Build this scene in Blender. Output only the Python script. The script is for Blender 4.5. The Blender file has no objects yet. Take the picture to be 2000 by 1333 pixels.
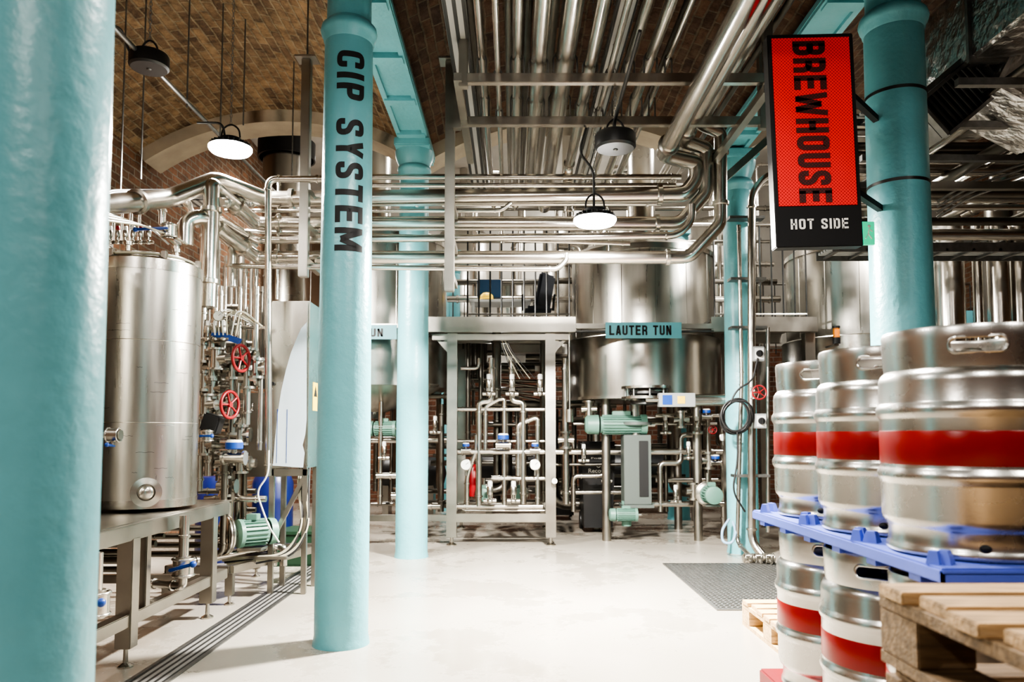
import bpy, bmesh, math, random
from math import sin, cos, pi, radians, atan, tan
from mathutils import Vector, Matrix
random.seed(7)
scene = bpy.context.scene
COL = scene.collection
# ------------------------------------------------------------ camera
H = 1.08; F = 1480.0; PITCH = radians(3.5); PPY = 850 - F*tan(PITCH)
cd = bpy.data.cameras.new("camera"); cam = bpy.data.objects.new("camera", cd); COL.objects.link(cam)
cam.location = (0, 0, H); cam.rotation_euler = (pi/2+PITCH, 0, 0)
cd.sensor_width = 36; cd.lens = F*36/2000; cd.shift_y = (PPY-666.5)/2000
cd.clip_start = 0.05
cd.dof.use_dof = True; cd.dof.focus_distance = 4.2; cd.dof.aperture_fstop = 3.5
scene.camera = cam
def P(px, py, Y):
    u = (px-1000)/F; v = (PPY-py)/F
    dy = cos(PITCH)-v*sin(PITCH); dz = sin(PITCH)+v*cos(PITCH); t = Y/dy
    return Vector((t*u, Y, H+t*dz))
def ZF(py, Y): return P(1000, py, Y).z
def XF(px, Y, py=850): return P(px, py, Y).x
V = Vector
# ------------------------------------------------------------ materials
MATS = {}
def nt_new(name):
    m = bpy.data.materials.new(name); m.use_nodes = True
    nt = m.node_tree; b = nt.nodes["Principled BSDF"]
    return m, nt, b
def mat(name, col, metal=0.0, rough=0.5, bump=0.0, bscale=40, var=0.0, vscale=6, emit=None, estr=0, stretch=None, coat=0, rvar=0.0):
    if name in MATS: return MATS[name]
    m, nt, b = nt_new(name)
    b.inputs["Base Color"].default_value = (*col, 1); b.inputs["Metallic"].default_value = metal
    b.inputs["Roughness"].default_value = rough
    if coat: b.inputs["Coat Weight"].default_value = coat
    N = nt.nodes; L = nt.links
    tc = N.new("ShaderNodeTexCoord"); mp = N.new("ShaderNodeMapping")
    L.new(tc.outputs["Object"], mp.inputs[0])
    if stretch: mp.inputs["Scale"].default_value = stretch
    if var > 0:
        n = N.new("ShaderNodeTexNoise"); n.inputs["Scale"].default_value = vscale; n.inputs["Detail"].default_value = 5
        L.new(mp.outputs[0], n.inputs["Vector"])
        r = N.new("ShaderNodeMapRange"); r.inputs["From Min"].default_value=.3; r.inputs["From Max"].default_value=.7
        r.inputs["To Min"].default_value = 1-var; r.inputs["To Max"].default_value = 1+var
        L.new(n.outputs["Fac"], r.inputs["Value"])
        mx = N.new("ShaderNodeVectorMath"); mx.operation = "SCALE"; mx.inputs[0].default_value = col
        L.new(r.outputs[0], mx.inputs["Scale"]); L.new(mx.outputs[0], b.inputs["Base Color"])
        if rvar:
            r2 = N.new("ShaderNodeMapRange"); r2.inputs["To Min"].default_value = rough-rvar; r2.inputs["To Max"].default_value = rough+rvar
            r2.inputs["From Min"].default_value=.3; r2.inputs["From Max"].default_value=.7
            L.new(n.outputs["Fac"], r2.inputs["Value"]); L.new(r2.outputs[0], b.inputs["Roughness"])
    if bump > 0:
        n2 = N.new("ShaderNodeTexNoise"); n2.inputs["Scale"].default_value = bscale; n2.inputs["Detail"].default_value = 3
        L.new(mp.outputs[0], n2.inputs["Vector"])
        bp = N.new("ShaderNodeBump"); bp.inputs["Strength"].default_value = bump; bp.inputs["Distance"].default_value = .01
        L.new(n2.outputs["Fac"], bp.inputs["Height"]); L.new(bp.outputs[0], b.inputs["Normal"])
    if emit:
        b.inputs["Emission Color"].default_value = (*emit, 1); b.inputs["Emission Strength"].default_value = estr
    MATS[name] = m
    return m
teal = mat("teal_paint", (.135,.36,.40), 0, .36, bump=.3, bscale=28, var=.06, vscale=5)
tealsign = mat("teal_sign_paint", (.09,.26,.30), 0, .5)
steel = mat("brushed_steel", (.50,.475,.43), 1, .26, bump=.02, bscale=90, var=.05, vscale=4, rvar=.03)
steeldark = mat("lower_drum_steel", (.47,.45,.41), 1, .24, var=.06, vscale=3, rvar=.03)
steelpipe = mat("pipe_steel", (.55,.52,.475), 1, .24, var=.04, vscale=7, rvar=.03)
steeltank = mat("tank_steel", (.48,.46,.42), 1, .30, bump=.02, bscale=30, var=.08, vscale=3, rvar=.04, stretch=(6,6,.6))
steelbox = mat("frame_steel", (.36,.34,.305), 1, .34, bump=.03, bscale=60, var=.12, vscale=5, rvar=.05)
steelkeg = mat("keg_steel", (.56,.54,.51), 1, .27, bump=.02, bscale=160, var=.04, vscale=9, rvar=.02)
galv = mat("galvanised_steel", (.24,.24,.235), 1, .45, var=.15, vscale=20)
gratem = mat("grate_steel", (.27,.27,.26), 1, .5, var=.15, vscale=20)
darksteel = mat("dark_steel", (.10,.10,.10), 1, .4, var=.2)
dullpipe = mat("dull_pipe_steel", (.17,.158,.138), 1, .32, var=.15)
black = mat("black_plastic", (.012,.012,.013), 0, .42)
blackp = mat("black_paint", (.008,.008,.009), 0, .6)
white = mat("white_plastic", (.60,.60,.58), 0, .4)
whitetxt = mat("white_lettering", (.80,.79,.75), 0, .5)
grey = mat("grey_plastic", (.24,.25,.25), 0, .45)
greyp = mat("grey_paint", (.075,.09,.083), 0, .5)
green = mat("motor_green_paint", (.10,.20,.16), 0, .45, var=.08)
red = mat("red_paint", (.22,.006,.010), 0, .38)
redband = mat("red_keg_band", (.27,.006,.004), .0, .30, var=.04, vscale=12)
blue = mat("blue_plastic", (.012,.055,.26), 0, .38)
padblue = mat("pale_blue_plastic", (.11,.16,.60), 0, .45, bump=.05, bscale=30, var=.05)
bluedrum = mat("drum_blue_plastic", (.004,.010,.075), 0, .35)
yellow = mat("yellow_label", (.75,.50,.02), 0, .5)
film = mat("pale_protective_film", (.55,.63,.70), 0, .3, var=.04)
wood = mat("pallet_wood", (.36,.235,.12), 0, .7, bump=.35, bscale=18, var=.6, vscale=7, stretch=(1,9,9))
woodnew = mat("new_pallet_wood", (.52,.36,.19), 0, .7, bump=.3, bscale=18, var=.35, vscale=8, stretch=(1,9,9))
woodx = mat("old_pallet_wood", (.17,.11,.058), 0, .75, bump=.3, bscale=18, var=.4, vscale=8, stretch=(1,9,9))
cable = mat("black_cable_rubber", (.015,.015,.016), 0, .5)
cream = mat("cream_cable_plastic", (.40,.37,.28), 0, .5)
foil = mat("foil_duct_wrap", (.58,.57,.56), 1, .28, bump=.7, bscale=11, var=.1)
foil.node_tree.nodes["Bump"].inputs["Distance"].default_value=.04
concrete = mat("pale_render", (.38,.33,.26), 0, .85, bump=.2, bscale=20, var=.14, vscale=4)
whitewall = mat("white_painted_plaster", (.50,.48,.44), 0, .8, var=.12, vscale=2)
emis = mat("lamp_lens_lit", (1,1,1), 0, .4, emit=(1,.97,.92), estr=160)
exitg = mat("exit_green", (.0,.30,.14), 0, .4, emit=(.0,.5,.25), estr=1.2)
glass = mat("gauge_face", (.75,.75,.72), 0, .15)
hose = mat("pale_blue_hose", (.22,.36,.50), 0, .4)
orange = mat("orange_plastic", (.7,.22,.02), 0, .4)
louvre = mat("louvre_grey", (.07,.07,.068), 0, .45)

def brick(name, mode, c1, c2, mort, noise_amt=.5, stain=None, sfac=.5, bumpd=.03):
    m, nt, b = nt_new(name); N = nt.nodes; L = nt.links
    tc = N.new("ShaderNodeTexCoord")
    if mode == "UV": vec = tc.outputs["UV"]
    else:
        sx = N.new("ShaderNodeSeparateXYZ"); cx = N.new("ShaderNodeCombineXYZ"); L.new(tc.outputs["Object"], sx.inputs[0])
        L.new(sx.outputs[0 if mode == "X" else 1], cx.inputs[0]); L.new(sx.outputs[2], cx.inputs[1]); vec = cx.outputs[0]
    nd = N.new("ShaderNodeTexNoise"); nd.inputs["Scale"].default_value=6; L.new(vec, nd.inputs["Vector"])
    dv = N.new("ShaderNodeVectorMath"); dv.operation="MULTIPLY_ADD"; dv.inputs[1].default_value=(.03,.03,0); L.new(nd.outputs["Color"], dv.inputs[0]); L.new(vec, dv.inputs[2])
    bt = N.new("ShaderNodeTexBrick"); L.new(dv.outputs[0], bt.inputs["Vector"])
    bt.inputs["Color1"].default_value = (*c1,1); bt.inputs["Color2"].default_value = (*c2,1); bt.inputs["Mortar"].default_value = (*mort,1)
    bt.inputs["Scale"].default_value = 1; bt.inputs["Brick Width"].default_value = .23; bt.inputs["Row Height"].default_value = .078
    bt.inputs["Mortar Size"].default_value = .010; bt.inputs["Mortar Smooth"].default_value=.4
    n = N.new("ShaderNodeTexNoise"); n.inputs["Scale"].default_value = 6.0; n.inputs["Detail"].default_value = 12; n.inputs["Roughness"].default_value=.8
    L.new(vec, n.inputs["Vector"])
    r = N.new("ShaderNodeMapRange"); r.inputs["From Min"].default_value=.35; r.inputs["From Max"].default_value=.65
    r.inputs["To Min"].default_value = 1-noise_amt; r.inputs["To Max"].default_value = 1+noise_amt
    L.new(n.outputs["Fac"], r.inputs["Value"])
    sc = N.new("ShaderNodeVectorMath"); sc.operation="SCALE"; L.new(bt.outputs["Color"], sc.inputs[0]); L.new(r.outputs[0], sc.inputs["Scale"])
    out = sc.outputs[0]
    if stain:
        n3 = N.new("ShaderNodeTexNoise"); n3.inputs["Scale"].default_value = 3.0; n3.inputs["Detail"].default_value = 12; n3.inputs["Roughness"].default_value=.8; L.new(vec, n3.inputs["Vector"])
        r3 = N.new("ShaderNodeMapRange"); r3.inputs["From Min"].default_value=.47; r3.inputs["From Max"].default_value=.58; r3.inputs["To Max"].default_value=sfac
        L.new(n3.outputs["Fac"], r3.inputs["Value"])
        mx = N.new("ShaderNodeMix"); mx.data_type="RGBA"; L.new(r3.outputs[0], mx.inputs["Factor"]); L.new(out, mx.inputs["A"]); mx.inputs["B"].default_value=(*stain,1)
        out = mx.outputs["Result"]
    L.new(out, b.inputs["Base Color"]); b.inputs["Roughness"].default_value = .88
    add_ = N.new("ShaderNodeMath"); add_.operation="MULTIPLY_ADD"; L.new(n.outputs["Fac"], add_.inputs[0]); add_.inputs[1].default_value=2.2
    inv = N.new("ShaderNodeMath"); inv.operation="SUBTRACT"; inv.inputs[0].default_value=1; L.new(bt.outputs["Fac"], inv.inputs[1]); L.new(inv.outputs[0], add_.inputs[2])
    bp = N.new("ShaderNodeBump"); bp.inputs["Strength"].default_value=1; bp.inputs["Distance"].default_value=bumpd
    L.new(add_.outputs[0], bp.inputs["Height"]); L.new(bp.outputs[0], b.inputs["Normal"])
    return m
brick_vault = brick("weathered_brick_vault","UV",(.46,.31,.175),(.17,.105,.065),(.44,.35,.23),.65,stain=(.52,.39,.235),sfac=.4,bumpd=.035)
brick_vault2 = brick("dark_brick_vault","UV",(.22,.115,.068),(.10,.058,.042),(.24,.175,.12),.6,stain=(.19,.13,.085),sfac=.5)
brick_y = brick("brick_side_wall","Y",(.36,.18,.10),(.20,.11,.065),(.36,.30,.225),.4)
brick_x = brick("brick_rear_wall","X",(.34,.15,.09),(.18,.09,.06),(.36,.29,.235),.4)

def floor_mat():
    m, nt, b = nt_new("pale_screed_floor"); N = nt.nodes; L = nt.links
    tc = N.new("ShaderNodeTexCoord")
    n = N.new("ShaderNodeTexNoise"); n.inputs["Scale"].default_value=.9; n.inputs["Detail"].default_value=8; L.new(tc.outputs["Object"], n.inputs["Vector"])
    cr = N.new("ShaderNodeValToRGB"); cr.color_ramp.elements[0].position=.3; cr.color_ramp.elements[0].color=(.30,.272,.23,1)
    cr.color_ramp.elements[1].position=.65; cr.color_ramp.elements[1].color=(.36,.333,.29,1); L.new(n.outputs["Fac"], cr.inputs[0])
    n2 = N.new("ShaderNodeTexNoise"); n2.inputs["Scale"].default_value=1.3; n2.inputs["Detail"].default_value=12; n2.inputs["Roughness"].default_value=.68
    L.new(tc.outputs["Object"], n2.inputs["Vector"])
    r = N.new("ShaderNodeMapRange"); r.inputs["From Min"].default_value=.54; r.inputs["From Max"].default_value=.57; L.new(n2.outputs["Fac"], r.inputs["Value"])
    mx = N.new("ShaderNodeMix"); mx.data_type="RGBA"; mx.blend_type="MULTIPLY"; L.new(cr.outputs[0], mx.inputs["A"]); mx.inputs["B"].default_value=(.66,.63,.57,1)
    mm = N.new("ShaderNodeMath"); mm.operation="MULTIPLY"; mm.inputs[1].default_value=.30; L.new(r.outputs[0], mm.inputs[0]); L.new(mm.outputs[0], mx.inputs["Factor"])
    L.new(mx.outputs["Result"], b.inputs["Base Color"])
    r2 = N.new("ShaderNodeMapRange"); r2.inputs["To Min"].default_value=.28; r2.inputs["To Max"].default_value=.12; L.new(r.outputs[0], r2.inputs["Value"]); L.new(r2.outputs[0], b.inputs["Roughness"])
    n3 = N.new("ShaderNodeTexNoise"); n3.inputs["Scale"].default_value=60; L.new(tc.outputs["Object"], n3.inputs["Vector"])
    bp = N.new("ShaderNodeBump"); bp.inputs["Strength"].default_value=.10; bp.inputs["Distance"].default_value=.005; L.new(n3.outputs["Fac"], bp.inputs["Height"]); L.new(bp.outputs[0], b.inputs["Normal"])
    return m
floorm = floor_mat()
def perf_mat(name, base, hole, scale, thr, emit=0):
    m, nt, b = nt_new(name); N = nt.nodes; L = nt.links
    tc = N.new("ShaderNodeTexCoord"); sx = N.new("ShaderNodeSeparateXYZ"); L.new(tc.outputs["Object"], sx.inputs[0])
    cx = N.new("ShaderNodeCombineXYZ"); L.new(sx.outputs[0], cx.inputs[0]); L.new(sx.outputs[2], cx.inputs[1])
    mp = N.new("ShaderNodeMapping"); mp.inputs["Rotation"].default_value=(0,0,radians(45)); L.new(cx.outputs[0], mp.inputs[0])
    v = N.new("ShaderNodeTexVoronoi"); v.voronoi_dimensions="2D"; v.inputs["Scale"].default_value=scale; v.inputs["Randomness"].default_value=0; L.new(mp.outputs[0], v.inputs["Vector"])
    r = N.new("ShaderNodeMath"); r.operation="LESS_THAN"; r.inputs[1].default_value=thr; L.new(v.outputs["Distance"], r.inputs[0])
    mx = N.new("ShaderNodeMix"); mx.data_type="RGBA"; L.new(r.outputs[0], mx.inputs["Factor"]); mx.inputs["A"].default_value=(*base,1); mx.inputs["B"].default_value=(*hole,1)
    L.new(mx.outputs["Result"], b.inputs["Base Color"]); b.inputs["Roughness"].default_value=.45
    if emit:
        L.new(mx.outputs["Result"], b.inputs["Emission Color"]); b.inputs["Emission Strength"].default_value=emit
    return m
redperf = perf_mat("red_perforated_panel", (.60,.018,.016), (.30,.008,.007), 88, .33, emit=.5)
blackperf = perf_mat("dark_perforated_letter", (.035,.010,.009), (.14,.012,.010), 88, .33)
trayperf = perf_mat("perforated_tray_steel", (.30,.30,.29), (.03,.03,.03), 28, .3)
grillm = perf_mat("drain_grille", (.20,.195,.185), (.02,.02,.02), 40, .35)

# ------------------------------------------------------------ geometry builder
def frame(axis):
    a = V(axis).normalized(); return a.to_track_quat('Z','Y').to_matrix().to_4x4()
class G:
    def __init__(s): s.bm = bmesh.new()
    def box(s, c, size, rot=None, bev=0):
        r = bmesh.ops.create_cube(s.bm, size=1)
        vs = r["verts"]
        if bev > 0:
            bmesh.ops.scale(s.bm, vec=size, verts=vs)
            es = list({e for v in vs for e in v.link_edges})
            rb = bmesh.ops.bevel(s.bm, geom=es, offset=bev, segments=2, affect='EDGES')
            vs = list({v for v in rb["verts"]} | {v for v in vs if v.is_valid})
            M = Matrix.Translation(c) @ (rot if rot else Matrix())
        else:
            M = Matrix.Translation(c) @ (rot if rot else Matrix()) @ Matrix.Diagonal((*size,1))
        bmesh.ops.transform(s.bm, matrix=M, verts=vs)
        return s
    def b2(s, x0,x1,y0,y1,z0,z1, bev=0):
        return s.box(((x0+x1)/2,(y0+y1)/2,(z0+z1)/2),(abs(x1-x0),abs(y1-y0),abs(z1-z0)),bev=bev)
    def bar(s, p0, p1, w, h=None, bev=0, roll=0):
        p0=V(p0);p1=V(p1); d=p1-p0; h=h or w
        M = frame(d) @ Matrix.Rotation(roll,4,'Z')
        return s.box((p0+p1)/2,(w,h,d.length),rot=M,bev=bev)
    def lathe(s, prof, c=(0,0,0), axis=(0,0,1), n=40):
        M = Matrix.Translation(c) @ frame(axis) if tuple(axis)!=(0,0,1) else Matrix.Translation(c)
        rings=[]
        for r,z in prof:
            if r<1e-6: rings.append([s.bm.verts.new(M@V((0,0,z)))])
            else: rings.append([s.bm.verts.new(M@V((r*cos(2*pi*i/n),r*sin(2*pi*i/n),z))) for i in range(n)])
        for a,b in zip(rings[:-1],rings[1:]):
            if len(a)==1 and len(b)==1: continue
            for i in range(n):
                j=(i+1)%n
                if len(a)==1: s.bm.faces.new((a[0],b[j],b[i]))
                elif len(b)==1: s.bm.faces.new((a[i],a[j],b[0]))
                else: s.bm.faces.new((a[i],a[j],b[j],b[i]))
        return s
    def cyl(s, p0, p1, r, r1=None, n=20):
        p0=V(p0);p1=V(p1); d=(p1-p0); r1=r if r1 is None else r1
        return s.lathe([(0,0),(r,0),(r1,d.length),(0,d.length)], p0, tuple(d.normalized()) , n)
    def tube(s, pts, r, bend=0.0, n=12, closed=False):
        pts=[V(p) for p in pts]
        if bend>0 and len(pts)>2:
            out=[pts[0]]
            for i in range(1,len(pts)-1):
                a,b,c=pts[i-1],pts[i],pts[i+1]
                la=(a-b).length; lc=(c-b).length
                d=min(bend,la*.48,lc*.48)
                p=b+(a-b).normalized()*d; q=b+(c-b).normalized()*d
                for k in range(7):
                    t=k/6; out.append(p*(1-t)**2+b*2*t*(1-t)+q*t*t)
            out.append(pts[-1]); pts=out
        m=len(pts)
        tang=[]
        for i in range(m):
            if closed: t=pts[(i+1)%m]-pts[i-1]
            else: t=pts[min(i+1,m-1)]-pts[max(i-1,0)]
            tang.append(t.normalized() if t.length>1e-9 else V((0,0,1)))
        t0=tang[0]; nrm=t0.orthogonal().normalized(); rings=[]
        for i in range(m):
            t=tang[i]
            nrm=(nrm-t*nrm.dot(t))
            nrm=nrm.normalized() if nrm.length>1e-6 else t.orthogonal().normalized()
            bn=t.cross(nrm)
            rings.append([s.bm.verts.new(pts[i]+nrm*r*cos(2*pi*k/n)+bn*r*sin(2*pi*k/n)) for k in range(n)])
        for i in range(m if closed else m-1):
            a=rings[i]; b=rings[(i+1)%m]
            for k in range(n):
                s.bm.faces.new((a[k],a[(k+1)%n],b[(k+1)%n],b[k]))
        if not closed:
            s.bm.faces.new(rings[0][::-1]); s.bm.faces.new(rings[-1])
        return s
    def torus(s, c, R, r, axis=(0,0,1), n=28, m=10):
        M=Matrix.Translation(c)@frame(axis)
        return s.tube([M@V((R*cos(2*pi*i/n),R*sin(2*pi*i/n),0)) for i in range(n)], r, n=m, closed=True)
    def poly(s, pts, th=None):
        vs=[s.bm.verts.new(V(p)) for p in pts]; f=s.bm.faces.new(vs)
        if th:
            r=bmesh.ops.extrude_face_region(s.bm, geom=[f])
            bmesh.ops.translate(s.bm, vec=V(th), verts=[g for g in r["geom"] if isinstance(g,bmesh.types.BMVert)])
        return s
    def sphere(s, c, r, sc=(1,1,1)):
        q=bmesh.ops.create_uvsphere(s.bm,u_segments=20,v_segments=12,radius=r)
        bmesh.ops.transform(s.bm, matrix=Matrix.Translation(c)@Matrix.Diagonal((*sc,1)), verts=q["verts"]); return s
ORG={}
def fin(o, parent, label, cat, group, kind, org):
    if parent is not None:
        o.parent=parent; o.location=org-ORG[parent]
    else:
        o.location=org
    ORG[o]=org.copy()
    if label: o["label"]=label
    if cat: o["category"]=cat
    if group: o["group"]=group
    if kind: o["kind"]=kind
    COL.objects.link(o); return o
def add(name, g, m, parent=None, label=None, cat=None, group=None, kind=None, org=None, recalc=True, ang=38):
    bm=g.bm
    if len(bm.verts)==0: bm.free(); return None
    if recalc: bmesh.ops.recalc_face_normals(bm, faces=bm.faces)
    if org is None:
        xs=[v.co for v in bm.verts]
        lo=V((min(c.x for c in xs),min(c.y for c in xs),min(c.z for c in xs))); hi=V((max(c.x for c in xs),max(c.y for c in xs),max(c.z for c in xs)))
        org=V(((lo.x+hi.x)/2,(lo.y+hi.y)/2,lo.z))
    org=V(org)
    bmesh.ops.translate(bm, vec=-org, verts=bm.verts)
    me=bpy.data.meshes.new(name); bm.to_mesh(me); bm.free()
    me.shade_smooth(); me.set_sharp_from_angle(angle=radians(ang))
    me.materials.append(m)
    o=bpy.data.objects.new(name, me)
    return fin(o,parent,label,cat,group,kind,org)
def empty(name, loc, label, cat, group=None):
    o=bpy.data.objects.new(name,None); o.empty_display_size=.1
    return fin(o,None,label,cat,group,None,V(loc))
def dup(o, off=(0,0,0), rz=0, parent=None, label=None, top=True):
    c=o.copy()
    if top:
        c.location=o.location+V(off); c.rotation_euler=(0,0,o.rotation_euler.z+rz)
        if label: c["label"]=label
        ORG[c]=ORG[o]+V(off)
    else:
        c.parent=parent; ORG[c]=ORG[o]
    COL.objects.link(c)
    for ch in list(o.children): dup(ch,parent=c,top=False)
    return c
def text(name, body, parent, m, fn, bold=.02, cuts=0, label=None, space=1.0):
    cu=bpy.data.curves.new(name,'FONT'); cu.body=body; cu.size=1; cu.offset=bold; cu.resolution_u=4; cu.space_character=space
    t=bpy.data.objects.new("tmp",cu); COL.objects.link(t); bpy.context.view_layer.update()
    dg=bpy.context.evaluated_depsgraph_get(); me=bpy.data.meshes.new_from_object(t.evaluated_get(dg))
    bpy.data.objects.remove(t)
    g=G(); g.bm.from_mesh(me); bpy.data.meshes.remove(me)
    xs=[v.co.x for v in g.bm.verts]; ys=[v.co.y for v in g.bm.verts]; x0,x1,y0,y1=min(xs),max(xs),min(ys),max(ys)
    for v in g.bm.verts: v.co=fn((v.co.x-x0)/(x1-x0),(v.co.y-y0)/(y1-y0))
    return add(name,g,m,parent=parent,recalc=False,label=label)
def glyph(ch,t):
    W={"I":t,"M":.74,"W":.86," ":.30}.get(ch,.54); a=t/2; b=W-t/2; c=1-t/2; m=W/2
    R=True; S=False
    g={"C":[([(b,.64),(b,c),(a,c),(a,a),(b,a),(b,.36)],R)],"I":[([(m,0),(m,1)],S)],
    "P":[([(a,0),(a,1)],S),([(a,c),(b,c),(b,.46),(a,.46)],R)],
    "S":[([(b,.68),(b,c),(a,c),(a,.58),(b,.42),(b,a),(a,a),(a,.32)],R)],
    "Y":[([(a,1),(m,.42)],S),([(b,1),(m,.42)],S),([(m,.5),(m,0)],S)],
    "T":[([(0,c),(W,c)],S),([(m,c),(m,0)],S)],
    "E":[([(a,0),(a,1)],S),([(a,c),(W,c)],S),([(a,.51),(W*.92,.51)],S),([(a,a),(W,a)],S)],
    "M":[([(a,0),(a,1)],S),([(b,0),(b,1)],S),([(a+.01,.95),(m,.22)],S),([(b-.01,.95),(m,.22)],S)],
    "B":[([(a,0),(a,1)],S),([(a,c),(b-.01,c),(b-.01,.53),(a,.53)],R),([(a,.53),(b,.53),(b,a),(a,a)],R)],
    "R":[([(a,0),(a,1)],S),([(a,c),(b,c),(b,.48),(a,.48)],R),([(m,.48),(b,.38),(b,0)],R)],
    "W":[([(a*.9,1),(W*.27,.02)],S),([(W*.27,.02),(m,.8)],S),([(m,.8),(W*.73,.02)],S),([(W*.73,.02),(W-a*.9,1)],S)],
    "H":[([(a,0),(a,1)],S),([(b,0),(b,1)],S),([(a,.5),(b,.5)],S)],
    "O":[([(m,c),(b,c),(b,a),(a,a),(a,c),(m,c)],R)],"U":[([(a,1),(a,a),(b,a),(b,1)],R)],
    "D":[([(a,0),(a,1)],S),([(a,c),(b,c),(b,a),(a,a)],R)],"L":[([(a,0),(a,1)],S),([(a,a),(W,a)],S)],
    "A":[([(a*.9,0),(m-.02,1)],S),([(W-a*.9,0),(m+.02,1)],S),([(a+.04,.27),(b-.04,.27)],S)],
    "N":[([(a,0),(a,1)],S),([(b,0),(b,1)],S),([(a,.97),(b,.03)],S)],
    "K":[([(a,0),(a,1)],S),([(b,1),(a,.42)],S),([(m-.03,.62),(b,0)],S)]," ":[]}[ch]
    return W,g
def block(name, body, parent, m, fn, t=.17, gap=.12, cuts=0, label=None):
    g=G(); bm=g.bm; x=0
    for ch in body:
        W,strokes=glyph(ch,t)
        for pts,rd in strokes:
            p=[V((q[0]+x,q[1],0)) for q in pts]
            if rd:
                out=[p[0]]
                for i in range(1,len(p)-1):
                    A,B,C=p[i-1],p[i],p[i+1]; d=min(.16,(A-B).length*.5,(C-B).length*.5)
                    s0=B+(A-B).normalized()*d; s1=B+(C-B).normalized()*d
                    for k in range(6): u=k/5; out.append(s0*(1-u)**2+B*2*u*(1-u)+s1*u*u)
                out.append(p[-1]); p=out
            q=[p[0]]
            for z in p[1:]:
                if (z-q[-1]).length>1e-4: q.append(z)
            p=q; L=[];Rr=[]
            for i in range(len(p)):
                d0=(p[i]-p[i-1]).normalized() if i>0 else None; d1=(p[i+1]-p[i]).normalized() if i<len(p)-1 else None
                if d0 is None: d0=d1
                if d1 is None: d1=d0
                d=(d0+d1).normalized(); nn=V((-d.y,d.x,0)); k=1/max(.5,nn.dot(V((-d0.y,d0.x,0))))
                L.append(bm.verts.new(p[i]+nn*t/2*k)); Rr.append(bm.verts.new(p[i]-nn*t/2*k))
            for i in range(len(p)-1): bm.faces.new((Rr[i],Rr[i+1],L[i+1],L[i]))
        x+=W+gap
    x-=gap
    for v in bm.verts: v.co.x=v.co.x/x; v.co.y=max(0,min(1,v.co.y))
    for k in range(cuts):
        yy=(k+.5)/cuts
        bmesh.ops.bisect_plane(bm, geom=bm.verts[:]+bm.edges[:]+bm.faces[:], plane_co=(0,yy,0), plane_no=(0,1,0))
    for v in bm.verts: v.co=fn(v.co.x,v.co.y)
    return add(name,g,m,parent=parent,recalc=False,label=label)
# ------------------------------------------------------------ room shell
def struct(name,g,m,**k): return add(name,g,m,kind="structure",**k)
struct("floor", G().b2(-3.75,7,-4,12.1,-.1,0), floorm, label="pale grey screed floor with damp patches")
struct("wall_left", G().b2(-3.85,-3.65,-4,12.2,0,5.3), brick_y, label="brick side wall")
struct("wall_right", G().b2(7,7.2,-4,12.2,0,5.3), brick_y, label="brick side wall in shadow")
struct("wall_back", G().b2(-3.65,7,12.1,12.3,0,2.5), brick_x, label="red brick rear wall")
struct("wall_back_upper", G().b2(-3.65,7,12.1,12.3,2.5,5.3), whitewall, label="white painted upper rear wall")
struct("wall_front", G().b2(-3.65,7,-4.2,-4,0,4.4), brick_x, label="brick wall behind the viewpoint")
struct("ceiling_rear", G().b2(-3.65,7,7.35,12.2,5.2,5.3), whitewall, label="white painted high ceiling")
XB=[-3.65,-.89,2.05,4.6,7.0]; RISE=.42; SPR=3.84
def vz(x,y=3):
    if y>7.3: return 5.2
    for i in range(4):
        if XB[i]<=x<=XB[i+1]:
            c=(XB[i+1]-XB[i])/2; R=(c*c+RISE*RISE)/(2*RISE); return SPR+RISE-R+math.sqrt(R*R-(x-(XB[i]+XB[i+1])/2)**2)
    return 4
def vault(name, x0,x1, m, z0=SPR, rise=RISE, y0=-4, y1=7.25):
    bm=bmesh.new(); uv=bm.loops.layers.uv.new("UVMap")
    n=24; c=(x1-x0)/2; R=(c*c+rise*rise)/(2*rise); th=math.asin(c/R); cx=(x0+x1)/2; cz=z0+rise-R
    ys=[y0+(y1-y0)*i/12 for i in range(13)]
    grid=[[bm.verts.new((cx+R*sin(-th+2*th*i/n),y,cz+R*cos(-th+2*th*i/n))) for y in ys] for i in range(n+1)]
    for i in range(n):
        for j in range(12):
            f=bm.faces.new((grid[i][j],grid[i][j+1],grid[i+1][j+1],grid[i+1][j]))
            f.normal_update()
            for l in f.loops:
                a=math.asin(max(-1,min(1,(l.vert.co.x-cx)/R)))
                l[uv].uv=(l.vert.co.y, a*R)
    g=G(); g.bm.free(); g.bm=bm
    add(name,g,m,kind="structure",recalc=False,label="arched brick vault ceiling",org=(0,0,0))
    g=G(); R2=R-.12
    for i in range(n):
        a0=-th+2*th*i/n; a1=-th+2*th*(i+1)/n
        q=[V((cx+R2*sin(a0),y1-.02,cz+R2*cos(a0))),V((cx+R2*sin(a1),y1-.02,cz+R2*cos(a1))),V((cx+R*sin(a1),y1-.02,cz+R*cos(a1)+.02)),V((cx+R*sin(a0),y1-.02,cz+R*cos(a0)+.02))]
        g.poly(q,(0,.35,0))
    bmesh.ops.remove_doubles(g.bm,verts=g.bm.verts,dist=.0005)
    return g
tn=1
for i in range(4):
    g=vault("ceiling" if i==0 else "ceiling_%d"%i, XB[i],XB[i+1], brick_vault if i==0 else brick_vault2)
    struct("trim_%d"%tn,g,concrete,label="pale rendered arch edge"); tn+=1
g=G()
for i in range(4):
    x0,x1=XB[i],XB[i+1]; n=24
    for k in range(n):
        xa=x0+(x1-x0)*k/n; xb=x0+(x1-x0)*(k+1)/n
        g.poly([V((xa,7.3,vz(xa+.0001)+.01)),V((xb,7.3,vz(xb-.0001)+.01)),V((xb,7.3,5.3)),V((xa,7.3,5.3))])
struct("wall_spandrel",g,whitewall,label="white wall above the arches")
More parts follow.
